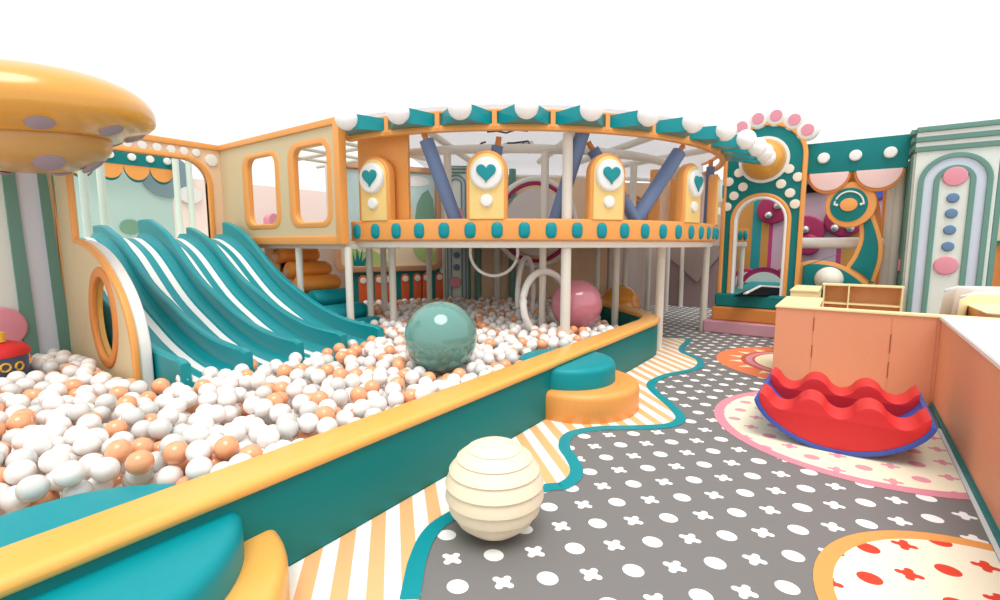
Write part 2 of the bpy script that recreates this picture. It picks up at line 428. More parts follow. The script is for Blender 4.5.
round_step(-2.82, 5.37, .61, .575, TEALB, 'round_step', 'teal round step straddling the rim above the middle orange step')
round_step(-2.92, .42, 1.06, .31, RIMM, 'round_step', 'low orange round step at the near end of the pit wall')
round_step(-2.95, .5, .79, .52, TEALB, 'round_step', 'big teal round step at the near end of the pit wall')
o = flat('trim_1', [(-9.3, -1.2), (-2.95, -1.2), (-2.95, 8.2), (-3.3, 9.2), (-5.2, 11.1), (-7.5, 10.2), (-9.7, 7.3), (-9.7, 5.2), (-10.2, 5.0), (-10.2, 2.0), (-9.3, 2.0)], .0, .18, PEACHP)
tag(o, kind='structure')

# ================================================================== slides
slide = thing('four_lane_slide', (-8, 3.4, 0), 'teal four lane slide with white stripes running down into the ball pit', 'slide')
sp = [(-10.35, 2.09), (-9.95, 2.085), (-9.62, 2.0), (-9.3, 1.87), (-9.0, 1.70), (-8.2, 1.17), (-7.43, .83), (-6.95, .66), (-6.4, .53), (-5.9, .48), (-5.52, .47)]
spp = smooth_path(sp, 4)
LY = [2.10, 2.75, 3.40, 4.05, 4.70]
def along_lane(name, y0, y1, dz, m, parent, th=.05, path=spp):
    bm = bmesh.new(); rings = []
    for x, z in path:
        rings.append([bm.verts.new((x, y, z + d)) for y, d in ((y0, dz), (y1, dz), (y1, dz - th), (y0, dz - th))])
    for a, b in zip(rings, rings[1:]):
        for k in range(4): bm.faces.new((a[k], a[(k + 1) % 4], b[(k + 1) % 4], b[k]))
    bm.faces.new(rings[0]); bm.faces.new(rings[-1])
    return from_bm(name, bm, m, parent, ang=30)
for i in range(4):
    y0, y1 = LY[i] + .05, LY[i + 1] - .05
    # a lane with ridges running down it and edges turned up to the side walls
    cross = [(y0, .10), (y0 + .03, .04), (y0 + .07, .005)]
    n = 9
    for k in range(n + 1):
        yy = y0 + .08 + (y1 - y0 - .16) * k / n; cross.append((yy, .0 if k % 2 else .006))
    cross += [(y1 - .07, .005), (y1 - .03, .04), (y1, .10), (y1, -.06), (y0, -.06)]
    bm = bmesh.new(); rings = []
    for x, z in spp: rings.append([bm.verts.new((x, y, z + d)) for y, d in cross])
    for a, b in zip(rings, rings[1:]):
        for k in range(len(cross)): bm.faces.new((a[k], a[(k + 1) % len(cross)], b[(k + 1) % len(cross)], b[k]))
    bm.faces.new(rings[0]); bm.faces.new(rings[-1])
    lane = from_bm('slide_lane', bm, TEALD, slide, ang=30)
    c = (y0 + y1) / 2
    for s in (-.105, .105): along_lane('white_stripe', c + s - .047, c + s + .047, .011, WHITE, lane, .012)['label'] = 'white stripe'
for i, y in enumerate(LY):
    # side wall: starts at full height at the top, ends rounded at the bottom
    hi_ = .34 if i in (2, 4) else .22
    top = [(x, z + (hi_ if x < -9.6 else hi_ + (.33 - hi_) * min(1, (x + 9.6) / 2.0)) - (.03 if x > -5.6 else 0)) for x, z in spp]
    bm = bmesh.new()
    low = [(x, (z - .12) if i else .1) for x, z in spp]
    A = []; B = []
    for (x, z), (x2, z2) in zip(top, low):
        if i > 2 and x < -10.1: continue
        A.append([bm.verts.new((x, y - .05, z - .02)), bm.verts.new((x, y - .03, z)), bm.verts.new((x, y + .03, z)), bm.verts.new((x, y + .05, z - .02)), bm.verts.new((x2, y + .05, z2)), bm.verts.new((x2, y - .05, z2))])
    for a, b in zip(A, A[1:]):
        for k in range(6): bm.faces.new((a[k], a[(k + 1) % 6], b[(k + 1) % 6], b[k]))
    bm.faces.new(A[0]); bm.faces.new(A[-1])
    from_bm('side_wall', bm, TEALD, slide, ang=40)

# arched side panel of the slide, with a round hole
sp_t = thing('arched_side_panel', (-7.2, 1.95, 0), 'beige arched side panel with orange edging and a round porthole beside the slide', 'panel')
pout = [(-8.56, 0.05), (-6.14, .05), (-6.14, .62), (-6.16, .97), (-6.28, 1.29), (-6.52, 1.57), (-6.93, 1.84), (-7.40, 2.01), (-7.83, 2.07), (-7.83, 3.3), (-8.56, 3.3)]
pc = pout[:2] + smooth_path(pout[2:9], 5) + [(-7.83, 3.3), (-8.56, 3.3)]
hole = ell(-7.02, 1.13, .35, .50, 40); hole = ell(-7.04, 1.14, .34, .48, 40)
pY('panel_board', [pc, hole], 1.91, .05, BEIGE, sp_t, .01)
pY('white_padding', [[(-8.5, .05), (-6.165, .05)] + [(x - .02, z - .015) for x, z in pc[2:-2]] + [(-8.5, 2.05)], ell(-7.22, 1.12, .56, .53, 40)], 2.03, .12, WHITE, sp_t, .02)['label'] = 'white curved padding'
edge = inset(pc, .06); pY('orange_edging', [inset(pc, -.008), edge], 1.90, .06, ORANGE, sp_t, .015, n0=.0)['label'] = 'orange edging'
bm = bmesh.new(); lr = [[bm.verts.new((x, yy, z)) for x, z in (hole if q_ else inset(hole, -.03))] for yy, q_ in ((1.865, 1), (1.95, 1), (1.95, 0), (1.865, 0))]
n_ = min(len(r) for r in lr)
for i in range(4):
    for k in range(n_): bm.faces.new((lr[i][k], lr[i][(k + 1) % n_], lr[(i + 1) % 4][(k + 1) % n_], lr[(i + 1) % 4][k]))
from_bm('porthole_lining', bm, GOLD, sp_t, ang=40)['label'] = 'golden lining of the hole'
pY('porthole_ring', [ell(-7.04, 1.14, .46, .60, 40), ell(-7.04, 1.14, .335, .475, 40)], 1.90, .06, ORANGED, sp_t, .02)['label'] = 'orange ring round the hole'

# ================================================================== slide tower
tw = thing('slide_tower', (-8.5, 4.9, 0), 'beige slide tower with orange trim and two tall rounded windows', 'play tower')
TZ = 3.95
o_open = rrect(2.05, 2.1, 4.58, 3.62, .32); o_open = [(2.05, 2.1), (4.62, 2.1)] + [(4.62 - .42 + .42 * math.cos(a), 3.2 + .42 * math.sin(a)) for a in [PI / 2 * k / 8 for k in range(9)]] + [(2.4, 3.62)] + [(2.4 + .35 * math.cos(a), 3.27 + .35 * math.sin(a)) for a in [PI / 2 + PI / 2 * k / 8 for k in range(1, 9)]]
pX('side_board', [[(1.9, 1.95), (4.92, 1.95), (4.92, TZ), (1.9, TZ)], o_open], -10.6, .1, PEACHP, tw)
pX('opening_frame', [inset(o_open, -.09), o_open], -10.6, .15, ORANGE, tw, .02)['label'] = 'orange frame of the slide opening'
pX('top_trim', [[(1.9, TZ - .085), (4.99, TZ - .085), (4.99, TZ + .02), (1.9, TZ + .02)]], -10.6, .14, ORANGE, tw, .01)
for y, r in ((2.95, .075), (3.1, .075), (3.33, .075), (3.56, .075), (3.79, .075), (4.02, .075), (4.24, .075), (4.45, .075), (4.73, .115)):
    z = 3.77 if y < 4.6 else 3.66
    lathe('round_spot', disc_prof(r, .03), (-10.5, y, z), WHITE, tw, n=24, axis=(1, 0, 0))
w1o, w1i = rrect(-9.65, 2.27, -8.35, 3.68, .26), rrect(-9.46, 2.37, -8.50, 3.60, .19)
w2o, w2i = rrect(-8.08, 2.27, -6.84, 3.72, .26), rrect(-7.90, 2.37, -6.96, 3.62, .19)
pY('front_board', [[(-10.6, 2.0), (-6.65, 2.0), (-6.65, TZ), (-10.6, TZ)], inset(w1i, -.03), inset(w2i, -.03)], 5.0, .1, BEIGE, tw)
for a, b in ((w1o, w1i), (w2o, w2i)): pY('window_frame', [a, b], 5.0, .11, ORANGE, tw, .02)['label'] = 'orange rounded window frame'
pY('top_trim', [[(-10.6, TZ - .085), (-6.6, TZ - .085), (-6.6, TZ + .02), (-10.6, TZ + .02)]], 5.0, .14, ORANGE, tw, .01)
pY('bottom_trim', [[(-10.6, 1.99), (-6.6, 1.99), (-6.6, 2.13), (-10.6, 2.13)]], 5.0, .13, ORANGE, tw, .01)
pY('corner_trim', [[(-6.72, 2.0), (-6.58, 2.0), (-6.58, TZ), (-6.72, TZ)]], 5.0, .145, ORANGE, tw, .01)
flat('deck', [(-13.2, 1.9), (-10.3, 1.9), (-10.3, 5.02), (-6.7, 5.02), (-6.7, 6.2), (-13.2, 6.2)], 1.92, .08, OFFW, tw)
for x, y, z0 in ((-6.62, 5.0, .1), (-8.02, 5.0, .1), (-7.2, 5.9, .1)): tube('support_pole', [(x, y, z0), (x, y, 1.95)], .06, OFFW, tw)
for x, y in ((-11.2, at_x(103, 200, -11.2).y), (-12.4, at_x(178, 200, -12.4).y), (-12.4, at_x(191, 200, -12.4).y), (-10.9, at_x(85, 200, -10.9).y)): tube('inner_pole', [(x, y, 2.0), (x, y, 3.9)], .065, MINTPOLE, tw)
for k, (x0, y0, x1, y1) in enumerate(((-10.6, 5.6, -6.8, 5.6), (-10.6, 6.3, -6.8, 6.3), (-10.6, 7.2, -6.8, 7.2), (-9.8, 5.1, -9.8, 8), (-8.8, 5.1, -8.8, 8), (-7.7, 5.1, -7.7, 8))):
    tube('roof_bar', [(x0, y0, 3.86), (x1, y1, 3.86)], .05, OFFW, tw)
for x, y in ((-10.2, 7.2), (-8.8, 7.2), (-9.6, 8.0)): tube('inner_pole', [(x, y, 2.0), (x, y, 3.86)], .06, OFFW, tw)

# room seen through the tower's openings
o = box('wall_left', (-13.4, 1.2, 1.6), (-13.25, at_x(173, 200, -13.25).y, 3.95), PALETEAL, bev=0); tag(o, kind='structure')
o = box('wall_left_back', (-13.4, at_x(173, 200, -13.25).y, 1.6), (-13.25, 9.6, 3.6), mat('blush_wall', (252, 232, 224), .7), bev=0); tag(o, kind='structure')
va = thing('scalloped_valance', (-12.9, 3, 3.0), 'teal valance with white studs and orange scallops inside the slide tower', 'valance')
VX = -12.6
vy0, vy1 = at_x(96, 180, VX).y, at_x(173, 180, VX).y
zt, zb = at_x(172, 162, VX).z, at_x(172, 170, VX).z
pX('valance_board', [[(vy0 - .6, zb), (vy1, zb), (vy1, zb + .32), (vy0 - .6, zb + .32)]], VX, .06, TEAL, va)
sw = (vy1 - vy0 + .02) / 3
for k in range(-1, 3):
    cyv = vy0 + sw * (k + .5)
    L = [(cyv + sw * .5 * math.cos(PI + PI * i / 16), zb + .30 * math.sin(PI + PI * i / 16)) for i in range(17)]
    s_ = pX('scallop', [L], VX, .05, ORANGE, va); s_['label'] = 'orange half round scallop'
    L2 = [(cyv + sw * .5 * math.cos(PI + PI * i / 16), zb + .35 * math.sin(PI + PI * i / 16)) for i in range(17)]
    pX('scallop_edge', [L2], VX, .03, TEAL, s_)
for px_ in (109, 131, 149, 166): 
    q = at_x(px_, 164, VX); lathe('stud', disc_prof(.075, .05), (VX + .06, q.y, zb + .17), WHITE, va, n=20, axis=(1, 0, 0))
o = pX('blue_grey_cloud', [ell(at_x(168, 182, -13.2).y, at_x(168, 176, -13.2).z, .55, .5)], -13.25, .03, GREYTEAL, None, 0, .01); tag(o, 'blue grey round wall shape behind the slide tower opening', 'wall decoration')
o = pX('mint_cloud', [ell(at_x(131, 227, -13.2).y, at_x(131, 227, -13.2).z, .2, .17)], -13.25, .03, LEAFD); tag(o, 'small grey green round wall shape above the slide tops', 'wall decoration')
o = pX('pale_cloud', [ell(at_x(190, 195, -13.2).y, at_x(190, 195, -13.2).z, .26, .2)], -13.25, .03, WHITE, None, 0, .05); tag(o, 'pale round wall shape on the pink wall in the tower opening', 'wall decoration')
o = pX('sofa_back', [rrect(at_x(263, 215, -12.6).y, 1.9, at_x(273, 215, -12.6).y, at_x(268, 214, -12.6).z, .15)], -12.6, .3, PINK); tag(o, 'pink padded block seen low through the left tower window', 'padded block')

# ================================================================== foam staircase under the tower
st = thing('roll_staircase', (-8, 5.9, 0), 'staircase of orange and teal foam rolls under the slide tower', 'foam staircase')
for k in range(7):
    xe = -8.98 + (.0, 0, .39, .68, 1.1, 1.5, 1.9)[k]; z = (1.98, 1.78, 1.5, 1.24, .99, .74, .50)[k]
    m = mat('bright_orange_roll', (255, 158, 62), .45) if k < 4 else TEALB
    x = xe - .08; r = .165
    bm = bmesh.new()
    ys = [5.15, 5.2, 5.9, 5.98, 6.02, 6.04]; rs = [r * .7, r, r, r * .93, r * .75, r * .3]
    rings = [[bm.verts.new((x + (rr * math.cos(a) * 1.25), yy, z + rr * math.sin(a))) for a in [2 * PI * j / 20 for j in range(20)]] for yy, rr in zip(ys, rs)]
    for a, b in zip(rings, rings[1:]):
        for j in range(20): bm.faces.new((a[j], a[(j + 1) % 20], b[(j + 1) % 20], b[j]))
    bm.faces.new(rings[0]); bm.faces.new(rings[-1])
    q = from_bm('foam_roll', bm, m, st, ang=60); q['label'] = 'orange foam roll' if k < 4 else 'teal foam roll'
    box('step_core', (x - .5 - .01 * k, 5.2 + .006 * k, .1 + .004 * k), (x + .06, 5.95 - .006 * k, z - .02), m, st, .02)
# ================================================================== balcony arc
AX, AY = -6.882, 9.9
def arcpt(R, deg, z=None):
    a = math.radians(deg); p = (AX + R * math.cos(a), AY + R * math.sin(a)); return p if z is None else (*p, z)
def arcpath(R, d0, d1, step=2): 
    n = max(2, int(abs(d1 - d0) / step)); return [arcpt(R, d0 + (d1 - d0) * i / n) for i in range(n + 1)]
bal = thing('balcony', (AX, AY, 0), 'curved upper balcony with an orange fascia dotted with teal bumps', 'balcony')
D0, D1 = -88.5, 50
# travel counter-clockwise: the right-hand side is outward
sweep('fascia', arcpath(4.63, D0, D1), rprof(0, 2.05, .09, 2.38, .03, 3), ORANGE, bal)['label'] = 'orange curved fascia'
sweep('deck_edge', arcpath(4.58, D0, D1), rprof(-.06, 1.94, .07, 2.05, .02, 2), OFFW, bal)['label'] = 'off-white edge beam'
flat('deck_slab', arcpath(4.5, D0, D1) + [(-8.3, 9.6), (-8.6, 6.25), (-6.9, 6.25)], 1.96, .07, WHITE, bal)
k = 0; d = -86.8
proto = None
while d < 48:
    c = Vector(arcpt(4.715, d, 2.205)); 
    a = math.radians(d); nrm = Vector((math.cos(a), math.sin(a), 0)); tg = Vector((-nrm.y, nrm.x, 0))
    bm = bmesh.new(); bmesh.ops.create_uvsphere(bm, u_segments=20, v_segments=12, radius=1)
    for v in bm.verts:
        s = lambda q: math.copysign(abs(q) ** .72, q)
        v.co = c + tg * s(v.co.x) * .088 + nrm * v.co.y * .05 + Vector((0, 0, 1)) * s(v.co.z) * .122
    from_bm('teal_bump', bm, TEALB, bal, ang=80); d += 4.963
fx0, fx1 = at_y(720, 237, 13.2).x, at_y(748, 237, 13.2).x
box('fascia', (fx0, 13.2, 2.05), (fx1, 13.3, 2.38), ORANGE, bal, .02); box('deck_edge', (fx0, 13.15, 1.94), (fx1 - .03, 13.3, 2.05), OFFW, bal, .01)
for k in range(5):
    xx = fx1 - .06 - k * .115; bm = bmesh.new(); bmesh.ops.create_uvsphere(bm, u_segments=16, v_segments=10, radius=1)
    for v in bm.verts: v.co = Vector((xx + v.co.x * .05, 13.2 + v.co.y * .05, 2.21 + v.co.z * .13))
    from_bm('teal_bump', bm, TEALB, bal, ang=80)
tube('support_pole', [(fx1 - .12, 13.25, .9), (fx1 - .12, 13.25, 1.95)], .06, OFFW, bal)
poles = [(5.2, at_z(567, 348, .3)), (5, Vector((-2.86, 9.08, 0))), (5, Vector((-2.99, 12.95, 0)))]
def pole(x, y, z0, z1, r, name='support_pole', par=bal): return tube(name, [(x, y, z0), (x, y, z1)], r, OFFW, par)
P1 = arcpt(4.52, -43.4); P2 = (-2.87, 9.2); P3 = (-2.64, 11.72)
pole(*P1, .1, 3.67, .08); pole(*P2, 0, 1.97, .082); pole(*P3, 0, 3.67, .08)
for x, y, z0 in ((-7.97, 6.9, .1), (-6.62, 5.93, .1), (-7.97, 8.27, .1), (-4.33, 7.32, .1)):
    pole(x, y, z0, 1.97, .062)
for px_, fw_ in ((616, 9.9), (625, 12.9), (648, 13.6), (667, 14.4), (682, 15.6), (597, 12.5), (640, 15.4)):
    a_ = (px_ - 500) / F; dv = Vector((a_ * math.cos(YAW) - math.sin(YAW), a_ * math.sin(YAW) + math.cos(YAW)))
    pole(dv.x * fw_, dv.y * fw_, 0.0, 1.97, .07 if fw_ < 16 else .08)
# ---- roof
rf = thing('ring_canopy', (AX, AY, 3.6), 'curved roof canopy of teal pyramid awnings with white globes on an orange beam', 'canopy')
E0, E1 = -87.5, 36
sweep('lower_beam', arcpath(4.74, E0, E1), rprof(-.03, 3.64, .08, 3.73, .02, 2), ORANGE, rf)['label'] = 'orange curved beam'
sweep('upper_beam', arcpath(4.74, E0, E1), rprof(-.03, 3.90, .06, 3.94, .01, 2), ORANGE, rf)
roofp = arcpath(4.76, E0, E1) + [(-3.6, 15.2), (-7.4, 13.4), (-9.6, 10.2), (-7.6, 7.0)]
flat('roof_board', roofp, 3.95, .06, ROOFW, rf)
def awning(deg, RG, zg, hw):
    bm = bmesh.new()
    def P(R, dd, z): return bm.verts.new(arcpt(R, deg + dd, z))
    b = [P(4.78, -hw, 3.72), P(4.78, hw, 3.72), P(4.78, hw, 3.90), P(4.78, -hw, 3.90)]
    R5 = RG - .04; k5 = hw / 4.65; tp = [P(R5, -1.0 * k5, zg - .14), P(R5, 1.0 * k5, zg - .14), P(R5, .8 * k5, zg + .08), P(R5, -.8 * k5, zg + .08)]
    for k in range(4): bm.faces.new((b[k], b[(k + 1) % 4], tp[(k + 1) % 4], tp[k]))
    bm.faces.new(tp[::-1]); bm.faces.new(b)
    return from_bm('awning_wedge', bm, TEALD, rf)
GL = [(-82.6, 5.2, 3.85, 4.65), (-72.5, 5.2, 3.85, 4.65), (-62.4, 5.2, 3.86, 4.65), (-52.3, 5.2, 3.86, 4.65), (-42.2, 5.2, 3.86, 4.65), (-32.1, 5.2, 3.85, 4.65), (-22.2, 5.2, 3.85, 4.5), (-12.7, 5.25, 3.83, 4.3), (-4.5, 5.32, 3.79, 3.3), (1.5, 5.4, 3.74, 2.6), (7, 5.48, 3.72, 2.5), (12, 5.55, 3.70, 2.4)]
SEG = [g[0] for g in GL]
for d, RG, zg, hwg in GL:
    awning(d, RG, zg, hwg)['label'] = 'teal pyramid awning wedge'
    g_ = sphere('globe', arcpt(RG, d, zg), .165, mat('bright_white_globe', (254, 254, 254), .5, noise=0), rf, n=28); g_['label'] = 'white globe'
for d in [SEG[0] - 5.05] + [g[0] + g[3] + .35 for g in GL]:
    a = math.radians(d)
    p = arcpt(4.74, d); e = Vector((math.cos(a), math.sin(a))); tg = Vector((-e.y, e.x))
    bm = bmesh.new(); vs_ = []
    for z in (3.68, 3.92):
        for s, n_ in ((-.035, 0), (.035, 0), (.035, .09), (-.035, .09)):
            vs_.append(bm.verts.new((p[0] + tg.x * s + e.x * n_, p[1] + tg.y * s + e.y * n_, z)))
    for f in ((0, 1, 2, 3), (7, 6, 5, 4), (0, 4, 5, 1), (1, 5, 6, 2), (2, 6, 7, 3), (3, 7, 4, 0)): bm.faces.new([vs_[i] for i in f])
    from_bm('beam_bracket', bm, ORANGE, rf)
# white tube frame under the roof
ring5 = [(*arcpt(3.9, d), 3.55) for d in range(-88, 30, 6)]
tube('frame_ring', ring5, .075, OFFW, rf)
for d in (-72, -40, -22, 2): tube('frame_spoke', [(*arcpt(2.4, d), 3.6), (*arcpt(4.7, d), 3.80)], .06, OFFW, rf)
for d, R in ((-70, 3.9), (-46, 3.9), (-27, 3.9), (-27, 2.6), (-14, 3.6), (-1, 4.3)): tube('upper_post', [arcpt(R, d, 2.03), arcpt(R, d, 3.52)], .065, OFFW, rf)
# ---- heart gate plates standing on the balcony edge
def heart_plate(deg, label, w_=.62, zt_=3.38):
    t = thing('heart_plate', arcpt(4.55, deg, 2.38), label, 'decorative plate', 'heart plates on the balcony')
    org = arcpt(4.55, deg); a = math.radians(deg) + PI / 2
    O = arch(-w_ / 2, w_ / 2, 2.30, zt_); O = [(x, max(z, 2.36)) for x, z in O]
    panel('plate_edge', [arch(-w_ / 2, w_ / 2, 2.36, zt_)], (*org, 0), a, .16, ORANGE, t, .03)['label'] = 'orange outer edge'
    panel('plate_face', [arch(-w_ / 2 + .05, w_ / 2 - .05, 2.37, zt_ - .05)], (*org, 0), a, .04, CREAMY, t, .01, n0=.145)['label'] = 'pale yellow face'
    nrm = (math.cos(math.radians(deg)), math.sin(math.radians(deg)), 0)
    c = Vector(org + (0,)) + Vector(nrm) * .18
    b_ = lathe('round_boss', disc_prof(.24, .07, .6), (c.x, c.y, 3.035), WHITE, t, n=40, axis=nrm)
    panel('heart', [heart(0, 3.03, .155)], (*org, 0), a, .04, TEALD, b_, .01, n0=.235)['label'] = 'teal heart'
    lathe('small_boss', disc_prof(.095, .05, .6), (c.x, c.y, 2.64), WHITE, t, n=28, axis=nrm)
for d, l in ((-82.0, 'yellow heart plate at the left end of the balcony, next to the tower corner'), (-58.9, 'yellow heart plate on the balcony second from the tower, right of the first leaning roll'),
             (-36.0, 'yellow heart plate in the middle of the balcony, left of the long slanting blue roll'), (-12.1, 'yellow heart plate turned sideways near the right end of the balcony'), (8.0, 'narrow edge-on yellow heart plate beside the paw print portal')):
    heart_plate(d, l)
# orange wall closing the balcony's left end
t = thing('end_panel', arcpt(4.5, -82, 2.1), 'orange brown wall panel behind the leftmost heart plate', 'panel')
sweep('panel_board', arcpath(4.5, -89, -75.6, 2), [(-.06, 2.03), (0, 2.03), (0, 3.94), (-.06, 3.94)], ORANGE, t)
# ---- slate blue foam rolls leaning between deck and roof
def roller(p0, p1, label, r=.11):
    a, b = Vector(p0), Vector(p1); d = (b - a).normalized()
    t = thing('leaning_foam_roll', p0, label, 'foam roll', 'slate blue foam rolls on the balcony')
    tube('roll_sleeve', [a + d * .02, b - d * .14], r, SLATE, t, n=24)
    tube('orange_rod', [b - d * .16, b], .045, ORANGED, t, n=14)
def rpt(px_, py_, R):     # point of the vertical cylinder of radius R about the balcony centre seen at a pixel
    d = ray(px_, py_); ox, oy = -AX, -AY
    A_ = d.x ** 2 + d.y ** 2; B_ = 2 * (d.x * ox + d.y * oy); Cc = ox * ox + oy * oy - R * R
    tt = (-B_ - math.sqrt(max(0, B_ * B_ - 4 * A_ * Cc))) / (2 * A_); return (d.x * tt, d.y * tt, H + d.z * tt)
roller(rpt(457, 224, 4.4), rpt(423, 131, 4.62), 'slate blue roll leaning left of the second heart plate')
roller(rpt(485, 222, 4.3), rpt(499, 137, 4.3), 'slate blue roll whose tip shows above the second heart plate', .09)
roller(rpt(554, 224, 4.2), rpt(586, 122, 4.55), 'slate blue roll leaning right behind the white pole')
roller(rpt(639, 226, 4.45), rpt(588, 142, 4.25), 'slate blue roll whose tip shows above the middle heart plate', .10)
roller(rpt(632, 226, 4.4), rpt(683, 146, 4.62), 'long slate blue roll slanting up right of the middle heart plate', .12)
roller(rpt(707, 226, 4.3), rpt(711, 160, 4.4), 'short dark slate roll behind the last two heart plates', .08)

# ================================================================== interior behind the balcony
def wall_seg(name, A_, B_, z0, z1, m, th=.08, kind='structure'):
    A_, B_ = Vector(A_), Vector(B_); d = (B_ - A_); L = d.length
    return tag(panel(name, [[(0, z0), (L, z0), (L, z1), (0, z1)]], (A_.x, A_.y, 0), math.atan2(d.y, d.x), th, m), kind=kind)
def wpt(px_, py_, z): q = at_z(px_, py_, z); return (q.x, q.y)
# mural wall, lower: framed picture over a teal panel of rust posts
MA, MB = Vector((-9.75, 7.3)), Vector((-8.7, 9.42)); md = (MB - MA); ML = md.length; ma = math.atan2(md.y, md.x)
def onM(px_, py_, off=0.0):
    d = ray(px_, py_); n_ = Vector((math.sin(ma), -math.cos(ma))); p0 = MA + n_ * off
    t_ = (p0.x * n_.x + p0.y * n_.y) / (d.x * n_.x + d.y * n_.y)
    q = d * t_; return ((Vector((q.x, q.y)) - p0).dot(md.normalized()), H + q.z)
mur = thing('mural_panel', (MA.x, MA.y, 0), 'picture panel with wooden frame above teal boards and rust orange posts', 'mural')
O3 = (MA.x, MA.y, 0)
uL = onM(347, 260)[0]; zf = onM(400, 271)[1]; zi = onM(400, 266)[1]
panel('teal_board', [[(uL, 0.1), (ML + .25, .1), (ML + .25, zf + .05), (uL, zf + .05)]], O3, ma, .06, TEAL, mur)
fr_o = rrect(uL - .3, zf, ML + .02, 3.9, .22); fr_i = rrect(uL - .16, zi + .02, ML - .12, 3.76, .14)
panel('wooden_frame', [fr_o, fr_i], O3, ma, .14, BROWN, mur, .015)['label'] = 'brown wooden frame with silver studs'
panel('picture', [rrect(uL - .2, zi, ML - .08, 3.8, .1)], O3, ma, .03, SAND, mur, n0=.03)
panel('painted_sky', [[(uL - .15, 2.1), (ML - .14, 2.1), (ML - .14, 3.74), (uL - .15, 3.74)]], O3, ma, .01, SKYB, mur, n0=.06)
for pts, m_ in (([ (352, 266), (352, 246), (360, 252), (372, 250), (383, 258), (387, 266)], LEAF), ([(416, 256), (412, 248), (420, 244), (432, 250), (434, 262), (424, 262)], LEAF)):
    panel('painted_bush', [smooth_path([onM(x, y) for x, y in pts], 3, True)], O3, ma, .01, m_, mur, n0=.065)
for pts in ([(353, 267), (352, 252), (355, 262), (356, 247), (359, 260), (362, 246), (361, 262), (367, 254), (364, 266)],):
    panel('painted_fern', [[onM(x, y) for x, y in pts]], O3, ma, .01, TEAL, mur, n0=.075)
for pts, m_ in (([(399, 220), (401, 208), (407, 203), (412, 209), (414, 220)], SAND), ([(414, 220), (416, 204), (421, 194), (427, 190), (432, 200), (434, 220)], LEAFD), ([(436, 220), (437, 208), (442, 205), (445, 220)], LEAF)):
    panel('painted_hill', [[onM(x, y) for x, y in pts]], O3, ma, .01, m_, mur, n0=.075)
panel('painted_cloud', [smooth_path([onM(x, y) for x, y in ((404, 181), (412, 176), (424, 178), (428, 184), (416, 187), (406, 185))], 3, True)], O3, ma, .01, WHITE, mur, n0=.07)
for px_ in (362, 378, 387, 404, 416, 425, 438):
    u_, z_ = onM(px_, 275 - (px_ - 362) * .04)
    h_ = panel('rust_post', [arch(u_ - .105, u_ + .105, .15, z_)], O3, ma, .05, RUST, mur, .01, n0=.06)
    n_ = Vector((math.sin(ma), -math.cos(ma), 0)); c_ = Vector(O3) + Vector((md.normalized().x, md.normalized().y, 0)) * u_ + n_ * .11
    lathe('grey_disc', disc_prof(.075, .02), (c_.x, c_.y, z_ - .13), GREYW if False else OFFW, h_, n=24, axis=n_)
for px_ in (361, 372, 383, 400, 409, 417, 425, 438):
    u_, z_ = onM(px_, 269.0 - (px_ - 361) * .03); n_ = Vector((math.sin(ma), -math.cos(ma), 0)); c_ = Vector(O3) + Vector((md.normalized().x, md.normalized().y, 0)) * u_ + n_ * .14
    sphere('stud', c_, .026, SILVER, mur, n=12)
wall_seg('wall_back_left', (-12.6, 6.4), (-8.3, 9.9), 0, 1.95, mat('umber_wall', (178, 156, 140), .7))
qg = at_z(442.5, 303, .45); tag(tube('column', [(qg.x, qg.y, .1), (qg.x, qg.y, 3.9)], .09, OFFW), 'off-white column between the mural and the far striped tower panel', 'column')
